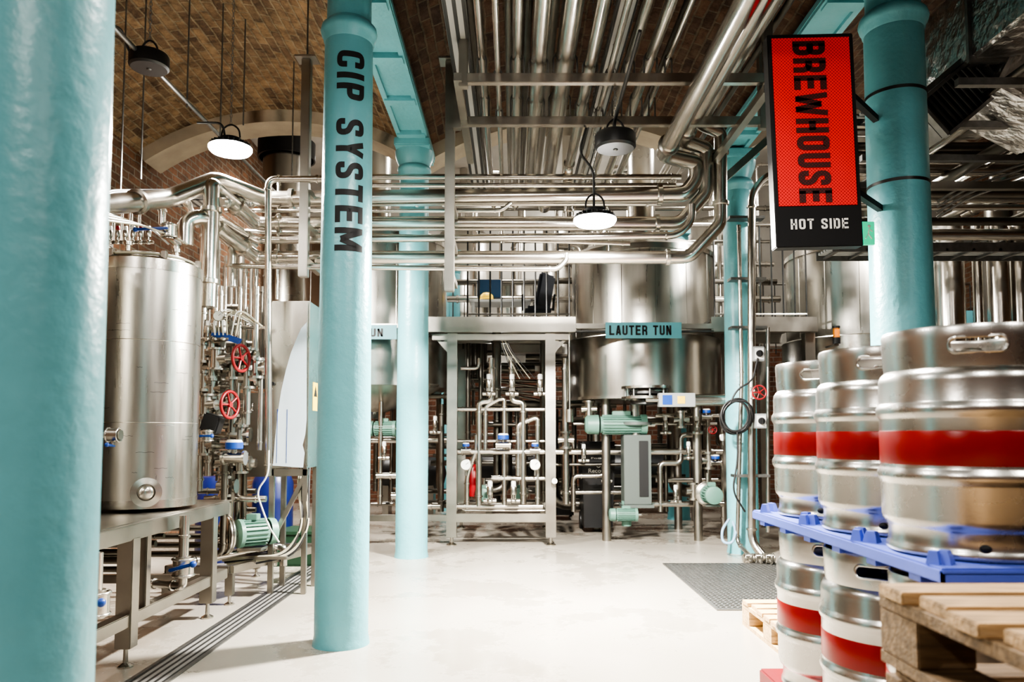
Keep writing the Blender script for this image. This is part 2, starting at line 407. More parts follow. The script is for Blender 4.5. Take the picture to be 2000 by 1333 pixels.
def girder(X,lab):
    t=empty("ceiling_girder",(X,1.7,3.75),lab,"beam",group="iron girders")
    g=G(); g.b2(X-.14,X+.14,-4,7.25,3.76,3.80); g.b2(X-.025,X+.025,-4,7.25,3.8,4.1); add("web_and_flange",g,teal,t)
    for sgn in (-1,1): add("lower_lip",G().b2(X+sgn*.115-.02,X+sgn*.115+.02,-4,7.25,3.735,3.762),teal,t)
    first=None
    for k in range(14):
        y=-1.6+k*.68
        if first is None:
            g=G()
            for sgn in (-1,1):
                g.poly([V((X+sgn*.02,y,3.79)),V((X+sgn*.135,y,3.79)),V((X+sgn*.02,y,4.0))],(0,.03,0))
            g.b2(X-.12,X+.12,y-.04,y+.06,3.72,3.765)
            first=add("stiffener_rib",g,teal,t)
        else:
            c=first.copy(); c.location=first.location+V((0,k*.68,0)); COL.objects.link(c); ORG[c]=ORG[first]
    return t
girder(-.89,"teal painted riveted iron girder spanning cast iron columns"); girder(2.05,"teal painted iron girder under the brick vaults"); girder(4.6,"teal painted iron girder under the brick vaults")
def column(X,Y,r0,r1,zr,label):
    t=empty("cast_iron_column",(X,Y,0),label,"column",group="teal columns")
    add("shaft",G().lathe([(0,0),(r0*1.06,0),(r0*1.04,.02),(r0,.05),(r0,1.2),(r1,zr-.02),(r1*.93,zr+.05),(r1*.9,3.62),(0,3.62)],(X,Y,0),n=64),teal,t,ang=60)
    R=r1
    add("collar",G().lathe([(R*.95,-.09),(R*1.05,-.07),(R*1.07,-.045),(R*1.14,-.035),(R*1.18,-.012),(R*1.14,.012),(R*1.04,.022),(R*.9,.05)],(X,Y,zr),n=64),teal,t,ang=60)
    add("capital",G().lathe([(R*.9,3.45),(R*1.0,3.5),(R*1.3,3.6),(R*1.35,3.66),(0,3.66)],(X,Y,0),n=48).b2(X-.16,X+.16,Y-.2,Y+.2,3.66,3.735,bev=.01),teal,t)
    return t
colN=column(-.898,1.36,.145,.137,3.3,"teal painted cast iron column, closest one")
colC=column(-.886,4.0,.138,.128,ZF(62,4.0),"teal cast iron column with black lettering down the shaft")
colF=column(-.893,6.8,.142,.13,ZF(332,6.8),"teal cast iron column beside the steel frame")
column(-.89,10.95,.142,.13,3.5,"teal cast iron column beyond the vessels")
colR=column(2.06,3.97,.156,.148,ZF(40,3.97),"teal cast iron column with steel straps and hanging sign")
colK=column(2.13,7.05,.14,.13,3.45,"teal cast iron column with pipes and switch boxes")
column(2.14,9.8,.14,.13,3.5,"teal cast iron column behind the lauter vessel")
column(4.6,9.6,.14,.13,3.5,"teal cast iron column among the far vessels")
zt=ZF(98,3.87); zb=ZF(490,3.87); X0,Y0=-.886,4.0
def fcip(u,v):
    s=(.012+(v-.5)*.150)
    z=zt+(zb-zt)*u
    rr=.138+(.128-.138)*max(0,min(1,(z-1.2)/(ZF(62,4)-1.2)))+.0014
    th=s/rr+math.atan2(.886,4.0)
    return V((X0+rr*sin(th),Y0-rr*cos(th),z))
block("column_lettering","CIP SYSTEM",colC,blackp,fcip,t=.19,gap=.16,cuts=10,label="black words CIP SYSTEM reading downward")
for py in (185,362):
    z=ZF(py-5,3.9)
    add("steel_strap",G().lathe([(.150,-.008),(.1535,-.008),(.1535,.008),(.150,.008)],(2.06,3.97,z),n=48),darksteel,colR)
# ------------------------------------------------------------ sign
def signbox():
    Y=3.55; tl=P(1503,66,Y); br=P(1690,482,Y)
    x0=P(1512,275,Y).x; x1=P(1681,275,Y).x; z0=br.z; z1=tl.z
    t=empty("hanging_sign",((x0+x1)/2,Y+.04,z0),"black framed red perforated sign reading BREWHOUSE HOT SIDE fixed to column","sign")
    g=G(); g.b2(x0,x1,Y,Y+.07,z0,z1,bev=.004); add("housing",g,blackp,t)
    w=x1-x0; zs=z0+(z1-z0)*.19
    add("red_panel",G().b2(x0+.02,x1-.022,Y-.006,Y+.01,zs,z1-.022),redperf,t,label="red perforated metal panel")
    px0=x0+.02; pw=w-.042
    def f1(u,v): return V((px0+pw*(.26+v*.42),Y-.0085,z1-.04-u*(z1-.04-zs-.012)))
    block("sign_lettering","BREWHOUSE",t,blackperf,f1,t=.2,gap=.11,label="dark letters BREWHOUSE reading downward")
    def f2(u,v): return V((x0+.072+u*.275,Y-.002,z0+.085+v*.05))
    block("sign_lettering","HOT SIDE",t,whitetxt,f2,t=.18,gap=.16,label="white letters HOT SIDE")
    for z in (z0+.28,z1-.28): add("wall_bracket",G().bar((x1-.01,Y+.05,z),(1.95,3.92,z),.03,.03),blackp,t)
    t.rotation_euler=(0,radians(-1.3),0)
signbox()
def tealsign_(px0,px1,py0,py1,Y,body,tx0,tx1,ty0,ty1,lab):
    a=P(px0,py1,Y); b=P(px1,py0,Y)
    t=add("vessel_sign",G().b2(a.x,b.x,Y,Y+.012,a.z,b.z),tealsign,label=lab,cat="sign",group="teal vessel name signs")
    p=P(tx0,ty1,Y); q=P(tx1,ty0,Y)
    block("sign_lettering",body,t,blackp,lambda u,v: V((p.x+(q.x-p.x)*u,Y-.002,p.z+(q.z-p.z)*v)),t=.19,gap=.15)
tealsign_(1183,1331,630,661,7.3,"LAUTER TUN",1190,1311,636,655,"teal sign with black words LAUTER TUN")
tealsign_(628,775,635,663,7.3,"MASH TUN",640,748,642,658,"teal sign with black words MASH TUN")
tealsign_(1725,1900,607,632,7.0,"KETTLE",1735,1838,611,629,"teal sign with black lettering on the far vessel")
a=P(1668,478,3.82); b=P(1708,433,3.82)
t=add("exit_sign",G().b2(a.x,b.x,3.82,3.84,a.z,b.z,bev=.002),exitg,label="green illuminated emergency exit sign with running figure symbol",cat="sign")
cx=b.x-.03; cz=(a.z+b.z)/2; ye=3.816
g=G(); g.sphere((cx,ye,cz+.035),.008,(1,.2,1)); g.bar((cx,ye,cz+.025),(cx-.006,ye,cz-.006),.010,.003); g.bar((cx-.006,ye,cz-.006),(cx-.02,ye,cz-.03),.007,.003); g.bar((cx-.004,ye,cz-.006),(cx+.013,ye,cz-.032),.007,.003); g.bar((cx,ye,cz+.02),(cx+.017,ye,cz+.006),.006,.003)
add("running_figure",g,whitetxt,t)
# ------------------------------------------------------------ pipe helpers
def WP(pts,Y):
    out=[]
    for p in pts:
        if isinstance(p,Vector): out.append(p.copy()); continue
        q=P(p[0],p[1],p[2] if len(p)>2 else Y)
        if out:
            l=out[-1]
            if abs(q.x-l.x)<.035: q.x=l.x
            if abs(q.z-l.z)<.03: q.z=l.z
            if abs(q.y-l.y)<.02: q.y=l.y
        out.append(q)
    return out
def pipe(pts,r,Y=5.2,m=None,label="polished stainless steel pipe run",cat="pipe",name="steel_pipe",bend=None,clamps=True,group=None,n=14):
    w=WP(pts,Y)
    o=add(name,G().tube(w,r,bend if bend is not None else r*2.6,n=n),m or steelpipe,label=label,cat=cat,group=group,ang=50)
    if clamps:
        for a,b in zip(w[:-1],w[1:]):
            L=(b-a).length
            if L<r*8: continue
            ks=[r*3.2/L,1-r*3.2/L] if L>r*12 else [.5]
            for k in ks:
                c=a.lerp(b,k); d=(b-a).normalized()
                add("clamp_ring",G().lathe([(r,-r*.35),(r*1.28,-r*.25),(r*1.28,r*.25),(r,r*.35)],c,tuple(d),n=18),m or steel,o)
    return o
G1="horizontal pipe rack"
def over(px,py,X):
    a=P(px,py,5.2); return [V((a.x,5.2,a.z)),V((X,5.05,a.z)),V((X,.6,a.z))]
pipe([(196,402,3.9),(330,388,4.5),(420,352,4.8),(520,385,5.2),(1338,380),(1360,352)]+over(1360,318,1.03),.056,5.2,group=G1,label="large stainless pipe turning up to the overhead rack",bend=.05)
pipe([(408,600,4.7),(408,362,4.7),(430,362,4.75),(500,437,5.2),(1328,430),(1380,378)]+over(1380,290,1.155),.050,5.2,group=G1,label="large stainless pipe with mitred bends",bend=.05)
pipe([(362,480,4.6),(362,430,4.6),(395,422,4.65),(500,503,5.2),(1345,497),(1407,438)]+over(1407,258,1.275),.046,5.2,group=G1,label="large stainless pipe rising at the end of the rack",bend=.05)
pipe([(430,395,4.7),(505,395,5.35),(840,395,5.35),(1290,398,5.35)],.03,5.35,group=G1,label="stainless pipe behind the large rack pipes")
pipe([(405,415,4.75),(500,470,5.15),(1325,460,5.15),(1352,432,5.15),(1352,400,5.15)],.026,5.15,group=G1,label="slim stainless pipe bent at the rack end")
pipe([(455,520,5.0),(1090,521),(1106,508),(1106,496)],.018,5.1,group=G1,label="slim stainless pipe below the rack")
pipe([(440,412,5.2),(980,412),(998,396),(998,388)],.014,5.05,group=G1,label="slim stainless pipe with upturned end")
pipe([(470,452,5.3),(1230,476,5.3)],.016,5.3,group=G1,label="slim stainless pipe behind the rack")
pipe([(700,346,5.6),(1120,346,5.6),(1330,346,5.6)],.022,5.6,group=G1)
pipe([(640,362,5.6),(1320,362,5.6)],.018,5.6,group=G1)
pipe([(524,930,4.95),(524,350,4.95),(640,350,4.95)],.022,4.95,label="vertical slim stainless pipe with top bend",bend=.06)
pipe([(316,440,4.6),(316,385,4.6),(360,385,4.6),(385,440,4.9)],.022,4.6,bend=.06)
pipe([(345,500,4.6),(345,440,4.6),(395,412,4.8),(500,480,5.3)],.02,4.6,bend=.06)
pipe([(398,600,4.85),(398,430,4.85),(455,480,5.1),(455,560,5.1)],.034,4.85,bend=.06,label="bent stainless pipe above the valve manifold")
for xx,y0,y1,r in ((425,470,640,.02),(442,500,700,.012),(480,520,700,.014),(500,500,690,.014),(466,650,840,.02),(545,350,585,.012)):
    pipe([(xx,y0,5.25),(xx,y1,5.25)],r,5.25)
spec=[(-.17,.020,3.20,6.95),(-.08,.016,3.12,6.2),(.03,.030,3.2,6.95),(.15,.044,3.18,6.7),(.30,.055,3.2,6.95),(.44,.034,3.16,5.8),(.55,.018,3.12,6.95),(.66,.024,3.18,6.3),(.78,.030,3.2,6.95),(.88,.016,3.2,6.9)]
for i,(x,r,z,ye) in enumerate(spec):
    pts=[V((x,.5,z)),V((x,ye,z))]
    if i%4==1: pts.append(V((x,ye,z-.45)))
    pipe(pts,r,label="stainless process pipe running overhead",group="overhead pipe bundle",bend=r*3,n=20)
for i,(x,r) in enumerate(((-.24,.03),(-.02,.02),(.09,.024),(.23,.03),(.37,.024),(.50,.04),(.61,.02),(.72,.022),(.96,.03),(1.36,.036),(1.5,.02))):
    z=3.42
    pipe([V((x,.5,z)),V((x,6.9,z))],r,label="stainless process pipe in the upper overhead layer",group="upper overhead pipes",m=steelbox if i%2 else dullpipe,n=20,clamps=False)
for x,z,w in ((.60,3.31,.10),(-.3,3.3,.12)):
    t=empty("cable_tray",(x,3.6,z),"perforated galvanised cable tray above the pipes","cable tray",group="overhead cable trays")
    add("tray_base",G().b2(x-w/2,x+w/2,.5,6.8,z,z+.004),trayperf,t)
    for s in (-1,1): add("side_flange",G().b2(x+s*(w/2)-.002,x+s*(w/2)+.002,.5,6.8,z,z+.05),galv,t)
t=empty("pipe_support_frame",P(900,240,4.6),"stainless box section frame carrying the overhead pipes","pipe support")
for py,Y in ((155,4.15),(238,4.65)):
    a=P(897,py,Y); b=P(1512,py-2,Y); add("cross_beam",G().bar(a,V((b.x,Y,a.z)),.045,.055,bev=.003),steelpipe,t)
    for x,r,z,ye in spec: add("pipe_saddle",G().tube([V((x-r*1.2,Y,a.z+.03)),V((x-r*1.2,Y,z)),V((x-r*.6,Y,z+r*1.15)),V((x+r*.6,Y,z+r*1.15)),V((x+r*1.2,Y,z)),V((x+r*1.2,Y,a.z+.03))],.006,.01,n=6),galv,t)
for px,Y in ((905,4.15),(1500,4.15),(893,4.65),(1490,4.65)):
    a=P(px,155 if Y<4.3 else 238,Y); add("hanger_post",G().bar(a-V((0,0,.05)),V((a.x,Y,vz(a.x)-.02)),.05,.05,bev=.003),steelbox,t)
a=P(905,238,4.15); 
add("side_rail",G().bar((a.x-.03,4.1,3.07),(a.x-.03,5.4,3.07),.045,.045),steelbox,t)
add("side_rail",G().bar((1.42,4.1,3.0),(1.42,5.4,3.0),.045,.045),steelbox,t)
def hangpost(px,y0,y1,Y,lab):
    a=P(px,y0,Y); b=P(px,y1,Y); 
    t=empty("drop_bracket",(a.x,Y,b.z),lab,"pipe support",group="drop brackets")
    add("upright",G().bar((a.x,Y,b.z),(a.x,Y,a.z),.06,.06,bev=.004),steelbox,t)
    add("top_plate",G().b2(a.x-.07,a.x+.07,Y-.06,Y+.06,a.z,a.z+.012),steelbox,t)
    add("threaded_rod",G().cyl((a.x,Y,a.z),(a.x,Y,vz(a.x)-.01),.006),galv,t)
    for z in (b.z+.12,b.z+.36,b.z+.6):
        add("support_arm",G().bar((a.x,Y,z),(a.x,Y+.42,z),.04,.04),steelbox,t)
    return t
hangpost(600,118,542,4.98,"stainless upright bracket holding horizontal pipes")
hangpost(880,122,570,4.7,"stainless upright bracket holding horizontal pipes")
# ------------------------------------------------------------ kegs
def make_keg():
    t=empty("beer_keg",(0,0,0),"stainless steel keg with red band on blue plastic tray","keg",group="stacked kegs")
    prof=[(.168,.004),(.176,0),(.186,0),(.190,.006),(.190,.014),(.186,.02),(.184,.03),(.184,.058),(.188,.066),(.195,.074),(.198,.086),(.198,.163),(.200,.168),(.2045,.176),(.206,.184),(.2045,.192),(.200,.200),(.198,.205),(.198,.317),(.200,.322),(.2045,.330),(.206,.338),(.2045,.346),(.200,.354),(.198,.359),(.198,.405),(.196,.418),(.190,.428),(.184,.434),(.180,.438),(.15,.452),(.08,.468),(0,.472)]
    add("body",G().lathe(prof,n=96),steelkeg,t,org=(0,0,0),ang=60)
    add("colour_band",G().lathe([(.1982,.210),(.1992,.212),(.1992,.288),(.1982,.290)],n=96),redband,t,label="glossy red painted band",org=(0,0,0),ang=60)
    add("tap_valve",G().lathe([(.035,.465),(.035,.485),(.03,.49),(0,.49)],n=24),steel,t)
    g=G(); g.lathe([(.183,.432),(.186,.45),(.188,.50),(.189,.522),(.186,.530),(.181,.530),(.178,.522),(.183,.505),(.182,.45),(.179,.434),(.183,.432)],n=128)
    bmesh.ops.remove_doubles(g.bm,verts=g.bm.verts,dist=1e-5); bmesh.ops.recalc_face_normals(g.bm,faces=g.bm.faces)
    me=bpy.data.meshes.new("chime"); g.bm.to_mesh(me); g.bm.free()
    o=bpy.data.objects.new("tmpc",me); COL.objects.link(o)
    c=G()
    for a in (-pi/2,pi/2):
        pts=[]
        for k in range(24):
            th=2*pi*k/24
            pts.append((cos(th)*.017+(.04 if cos(th)>0 else -.04),sin(th)*.017))
        s=-1 if a<0 else 1
        c.poly([V((u,s*.12,.483+w_)) for u,w_ in pts],(0,s*.14,0))
    bmesh.ops.recalc_face_normals(c.bm,faces=c.bm.faces)
    m2=bpy.data.meshes.new("cut"); c.bm.to_mesh(m2); c.bm.free(); oc=bpy.data.objects.new("tmpd",m2); COL.objects.link(oc)
    md=o.modifiers.new("b","BOOLEAN"); md.object=oc; md.operation="DIFFERENCE"; md.solver="EXACT"
    bpy.context.view_layer.update(); dg=bpy.context.evaluated_depsgraph_get(); res=bpy.data.meshes.new_from_object(o.evaluated_get(dg))
    bpy.data.objects.remove(o); bpy.data.objects.remove(oc)
    g=G(); g.bm.from_mesh(res); bpy.data.meshes.remove(res)
    add("top_chime",g,steelkeg,t,org=(0,0,0),ang=45)
    for s in (-1,1):
        pts=[]
        for k in range(40):
            th=2*pi*k/40; ux=cos(th)*.018+(.04 if cos(th)>0 else -.04); uz=sin(th)*.018
            aa=ux/.187; pts.append(V((.187*sin(aa),s*.187*cos(aa),.483+uz)))
        add("hand_hole_rim",G().tube(pts,.0045,n=8,closed=True),steelkeg,t)
    for k in range(3):
        an=-pi/2+k*2*pi/3; cc=V((.187*cos(an),.187*sin(an),.03)); 
        add("drain_slot",G().sphere(cc,.012,(1,.5,.7) if k==0 else (.7,.9,.7)),blackp,t)
    return t
keg0=make_keg()
def place(o,x,y,z,rz): 
    o.location=(x,y,z); o.rotation_euler=(0,0,rz); ORG[o]=V((x,y,z))
ZU=.80; ZL=.215
place(keg0,1.115,1.85,ZU,radians(-24))
spots=[(1.12,2.26,ZU),(1.13,2.67,ZU),(1.53,1.86,ZU),(1.53,2.27,ZU),(1.53,2.68,ZU),(1.115,1.85,ZL),(1.12,2.26,ZL),(1.13,2.67,ZL),(1.53,2.27,ZL),(1.53,2.68,ZL)]
for x,y,z in spots:
    k=dup(keg0); place(k,x,y,z,radians(random.uniform(-40,-15)))
    if z<.5: k["label"]="stainless steel keg with red band under the blue tray"
def tray(z,lab):
    t=empty("keg_tray",(1.33,2.26,z-.03),lab,"pallet",group="keg trays")
    x0,x1,y0,y1=.905,1.78,1.62,2.88
    add("deck",G().b2(x0,x1,y0,y1,z-.020,z-.002,bev=.005),padblue,t)
    for i in range(6): add("underside_runner",G().b2(x0+.01,x1-.01,y0+.1+i*.21,y0+.15+i*.21,z-.05,z-.02),padblue,t)
    for a,b,c,d in ((x0,x0+.012,y0,y1),(x0,x1,y0,y0+.012)): add("edge_skirt",G().b2(a,b,c,d,z-.034,z-.01,bev=.003),padblue,t)
    for cx,cy in ((1.115,1.85),(1.12,2.26),(1.13,2.67),(1.53,1.86),(1.53,2.27),(1.53,2.68)):
        for a in range(4):
            an=a*pi/2+pi/4; r=.236; x=cx+r*cos(an); y=cy+r*sin(an)
            add("locating_lug",G().lathe([(.026,0),(.020,.020),(.015,.030),(0,.032)],(x,y,z-.003),n=4),padblue,t)
    for k in range(4): add("edge_lug",G().lathe([(.020,0),(.012,.030),(0,.032)],(.925,1.68+k*.37,z-.003),n=4),padblue,t)
    return t
tray(ZU,"pale blue plastic keg layer tray with locating lugs"); 
g=G(); g.b2(.92,1.78,1.62,2.88,.15,.213,bev=.006)
add("keg_tray",g,red,label="red plastic keg layer tray on bottom pallet",cat="pallet")
# ------------------------------------------------------------ pallets
def pallet(x0,y0,z,w=1.0,d=1.2,boards_along="X",m=wood,m2=woodx,lab="rough wooden pallet",nb=7,group="wooden pallets"):
    t=empty("wooden_pallet",(x0+w/2,y0+d/2,z),lab,"pallet",group=group)
    rnd=random.Random(int((x0+z)*100))
    for i in range(nb):
        if boards_along=="X":
            bw=d/nb; yy=y0+i*bw; j=rnd.uniform(-.012,.012)
            add("top_board",G().b2(x0+j,x0+w+j,yy+.008,yy+bw*.84,z+.122,z+.144,bev=.002),m,t)
        else:
            bw=w/nb; xx=x0+i*bw; j=rnd.uniform(-.008,.008)
            add("top_board",G().b2(xx+.008,xx+bw*.86,y0+j,y0+d+j,z+.122,z+.144,bev=.002),m,t)
    for i in range(3):
        if boards_along=="X":
            xx=x0+i*(w-.1)/2; add("stringer_board",G().b2(xx,xx+.1,y0,y0+d,z+.1,z+.122),m2,t)
            for jj in range(3): yy=y0+jj*(d-.13)/2; add("spacer_block",G().b2(xx,xx+.1,yy,yy+.13,z+.02,z+.1,bev=.003),m2,t)
        else:
            yy=y0+i*(d-.1)/2; add("stringer_board",G().b2(x0,x0+w,yy,yy+.1,z+.1,z+.122),m2,t)
            for jj in range(3): xx=x0+jj*(w-.13)/2; add("spacer_block",G().b2(xx,xx+.13,yy,yy+.1,z+.02,z+.1,bev=.003),m2,t)
        xx=x0+i*(w-.1)/2; add("bottom_board",G().b2(xx,xx+.1,y0,y0+d,z,z+.02),m2,t)
    return t
pallet(1.315,3.55,0,.56,.85,"X",m=woodnew,m2=woodnew,lab="pale new wooden pallet lying on the floor")
pallet(.92,1.62,0.002,.86,1.26,"Y",m=woodx,lab="wooden pallet under the keg stack")
for k in range(5):
    dx=random.uniform(-.012,.012) if k<4 else 0; 
    pallet(.683+dx,.45,k*.1445+.086,1.0,.98,"X",nb=9,m=wood if k==4 else woodx,lab="rough wooden pallet in a stack beside the kegs",group="stack of wooden pallets")
add("base_pallet",G().b2(.72,1.65,.5,1.38,0,.086),blue,label="blue painted base pallet under the stack",cat="pallet")
# ------------------------------------------------------------ floor drains
x0,x1=1.28,2.35; y0,y1=4.75,6.4
t=empty("floor_grate",((x0+x1)/2,(y0+y1)/2,0),"dark steel mesh grate set in the floor","grate")
g=G()
for k in range(30): x=x0+.02+k*(x1-x0-.04)/29; g.b2(x-.006,x+.006,y0,y1,.001,.008)
for k in range(34): y=y0+.02+k*(y1-y0-.04)/33; g.b2(x0,x1,y-.006,y+.006,.001,.008)
add("grate_bars",g,gratem,t); add("edge_frame",G().b2(x0-.02,x0,y0-.02,y1+.02,0,.009).b2(x1,x1+.02,y0-.02,y1+.02,0,.009).b2(x0,x1,y0-.02,y0,0,.009).b2(x0,x1,y1,y1+.02,0,.009),galv,t)
add("sump_base",G().b2(x0,x1,y0,y1,.0002,.001),mat("sump_grey",(.07,.068,.06),0,.7),t)
t=empty("drain_channel",(-1.6,4.2,0),"perforated steel drain channel in the floor","drain")
g=G(); g.b2(-1.67,-1.515,1.5,6.6,.0,.004); add("grille",g,grillm,t)
add("edge_angle",G().b2(-1.69,-1.67,1.5,6.6,0,.006),galv,t); add("edge_angle",G().b2(-1.515,-1.495,1.5,6.6,0,.006),galv,t)
# ------------------------------------------------------------ generic equipment
def motor(loc,axis,r,L,m=green,name="electric_motor",lab="green electric motor with cooling fins",group=None,parent=None):
    a=V(axis).normalized(); loc=V(loc)
    t=empty(name,loc-V((0,0,r)),lab,"motor",group) if parent is None else parent
    g=G(); g.cyl(loc,loc+a*L*.7,r*.85,n=28)
    up=V((0,0,1)) if abs(a.z)<.9 else V((0,-1,0))
    for k in range(20):
        q=Matrix.Rotation(2*pi*k/20,3,a)@up
        g.box(loc+a*L*.35+q*r*.9,(r*.06,L*.62,r*.22),rot=Matrix((a.cross(q),a,q)).transposed().to_4x4())
    add("finned_housing",g,m,t)
    add("fan_cowl",G().lathe([(0,0),(r*.7,0),(r*.95,L*.04),(r*1.0,L*.22),(r*.9,L*.22)],loc+a*L*.95,tuple(-a),n=28),m,t)
    add("end_flange",G().cyl(loc-a*L*.06,loc+a*L*.04,r*1.05,n=28),m,t)
    add("terminal_box",G().box(loc+a*L*.35+up*r*1.15,(r*.8,L*.3,r*.45) if abs(a.y)>.5 else (L*.3,r*.8,r*.45),bev=r*.05),m,t)
    add("drive_shaft",G().cyl(loc-a*L*.2,loc,r*.25),steel,t)
    return t
def pump(loc,axis,r,L,lab="stainless centrifugal pump with green motor",feet=True):
    a=V(axis).normalized(); loc=V(loc)
    t=empty("centrifugal_pump",V((loc.x,loc.y,loc.z-r*1.3)),lab,"pump",group="process pumps")
    motor(loc,axis,r,L,parent=t)
    R=r*1.35
    add("pump_casing",G().lathe([(0,0),(R*.6,0),(R*.95,r*.12),(R,r*.2),(R,r*.5),(R*.9,r*.6),(0,r*.6)],loc-a*(L*.2),tuple(-a),n=36).torus(loc-a*(L*.2+r*.3),R,r*.07,tuple(a)),steel,t)
    add("suction_port",G().cyl(loc-a*(L*.2+r*.6),loc-a*(L*.2+r*1.5),r*.3).lathe([(r*.3,0),(r*.45,.0),(r*.45,r*.12),(r*.3,r*.12)],loc-a*(L*.2+r*1.4),tuple(-a)),steel,t)
    add("discharge_port",G().cyl(loc-a*(L*.2+r*.3)+V((0,0,R*.8)),loc-a*(L*.2+r*.3)+V((0,0,R*1.7)),r*.25),steel,t)
    if feet: add("foot_plate",G().box(loc+a*L*.35-V((0,0,r*1.15)),(r*1.6 if abs(a.x)<.5 else L*.6,L*.6 if abs(a.x)<.5 else r*1.6,r*.2)),steelbox,t)
    return t
def bvalve(loc,axis=(0,0,1),r=.028,m=blue,hdir=(1,0,0),L=.13,lab="stainless butterfly valve with blue lever"):
    a=V(axis).normalized(); loc=V(loc); h=V(hdir).normalized()
    up=a.cross(h).normalized()
    if up.length<.1: up=V((0,-1,0))
    if up.y>0: up=-up
    t=empty("lever_valve",loc-V((0,0,r*2)),lab,"valve",group="lever valves")
    g=G(); g.cyl(loc-a*r*1.1,loc+a*r*1.1,r*1.5,n=24); g.cyl(loc-a*r*1.6,loc+a*r*1.6,r*1.1,n=24); g.torus(loc-a*r*1.2,r*1.5,r*.2,tuple(a)); g.torus(loc+a*r*1.2,r*1.5,r*.2,tuple(a))
    add("body",g,steel,t)
    add("stem",G().cyl(loc,loc+up*r*2.4,r*.4),steel,t)
    s=loc+up*r*2.4
    add("lever",G().bar(s-h*r*.6,s+h*L,r*.8,r*.5,bev=r*.15).sphere(s+h*L,r*.5),m,t)
    return t
def wheelvalve(loc,axis=(0,1,0),R=.07,lab="valve with red handwheel",m=red):
    a=V(axis).normalized(); loc=V(loc); t=empty("handwheel_valve",loc-V((0,0,R)),lab,"valve",group="handwheel valves")
    g=G().torus(loc,R,R*.12,tuple(a)); M=frame(a)
    for k in range(5):
        q=M@V((cos(2*pi*k/5),sin(2*pi*k/5),0)); g.cyl(loc,loc+q*R,R*.08,n=8)
    g.cyl(loc-a*R*.12,loc+a*R*.12,R*.2,n=12); add("handwheel",g,m,t,label="spoked handwheel with round rim")
    add("stem",G().cyl(loc,loc+a*R*1.4,R*.13),steel,t)
    add("body",G().cyl(loc+a*R*1.2,loc+a*R*2,R*.4).cyl(loc+a*R*2.2-V((0,0,R*.8)),loc+a*R*2.2+V((0,0,R*.8)),R*.45).cyl(loc+a*R*2.2-V((0,0,R*.85)),loc+a*R*2.2-V((0,0,R*.7)),R*.7).cyl(loc+a*R*2.2+V((0,0,R*.85)),loc+a*R*2.2+V((0,0,R*.7)),R*.7),steel,t)
    return t
def actuator(loc,s=.05,lab="pneumatic valve with stainless body and pale cap",capm=white):
    loc=V(loc); t=empty("pneumatic_valve",loc,lab,"valve",group="pneumatic valves")
    add("body",G().sphere(loc+V((0,0,s*.6)),s*.75,(1,1,.8)).cyl(loc-V((s*1.3,0,-s*.6)),loc+V((s*1.3,0,s*.6)),s*.45,n=16),steel,t)
    add("yoke",G().cyl(loc+V((0,0,s)),loc+V((0,0,s*1.9)),s*.3,n=12).bar(loc+V((s*.4,0,s)),loc+V((s*.4,0,s*2)),s*.12).bar(loc+V((-s*.4,0,s)),loc+V((-s*.4,0,s*2)),s*.12),steel,t)
    add("cylinder",G().lathe([(0,0),(s*.62,0),(s*.65,s*.1),(s*.65,s*1.5),(s*.55,s*1.65),(0,s*1.65)],loc+V((0,0,s*1.9)),n=20),steel,t)
    add("control_cap",G().lathe([(0,0),(s*.5,0),(s*.5,s*.9),(s*.35,s*1.1),(0,s*1.1)],loc+V((0,0,s*3.55)),n=16),capm,t)
    return t
def gauge(loc,r=.04,axis=(0,-1,0),lab="round dial pressure gauge"):
    loc=V(loc); a=V(axis).normalized(); t=empty("pressure_gauge",loc-V((0,0,r)),lab,"gauge",group="dial gauges")
    add("case",G().lathe([(0,0),(r,0),(r,r*.45),(r*.9,r*.5),(r*.88,r*.42)],loc,tuple(a),n=28),steel,t)
    add("dial",G().cyl(loc,loc+a*r*.42,r*.88,n=28),glass,t)
    add("needle",G().bar(loc+a*r*.44,loc+a*r*.44+V((r*.5,0,r*.4)),r*.06),blackp,t)
    add("stem",G().cyl(loc-V((0,0,r)),loc-V((0,0,r*2)),r*.2),steel,t)
    return t
def flowmeter(loc,s=.06,lab="flow meter with blue transmitter head"):
    loc=V(loc); t=empty("flow_meter",loc,lab,"meter",group="flow meters")
    add("tube_body",G().cyl(loc-V((s*1.3,0,0)),loc+V((s*1.3,0,0)),s*.6,n=24).cyl(loc-V((s*1.35,0,0)),loc-V((s*1.1,0,0)),s*.85,n=24).cyl(loc+V((s*1.35,0,0)),loc+V((s*1.1,0,0)),s*.85,n=24),steel,t)
    add("neck",G().cyl(loc,loc+V((0,0,s)),s*.3),steel,t)
    add("transmitter_head",G().lathe([(0,0),(s*.9,0),(s,s*.1),(s,s*.8),(0,s*.8)],loc+V((0,0,s)),n=28),blue,t,label="blue transmitter housing")
    add("display_cover",G().lathe([(0,0),(s*.95,0),(s*.8,s*.3),(0,s*.32)],loc+V((0,0,s*1.8)),n=28),white,t)
    return t
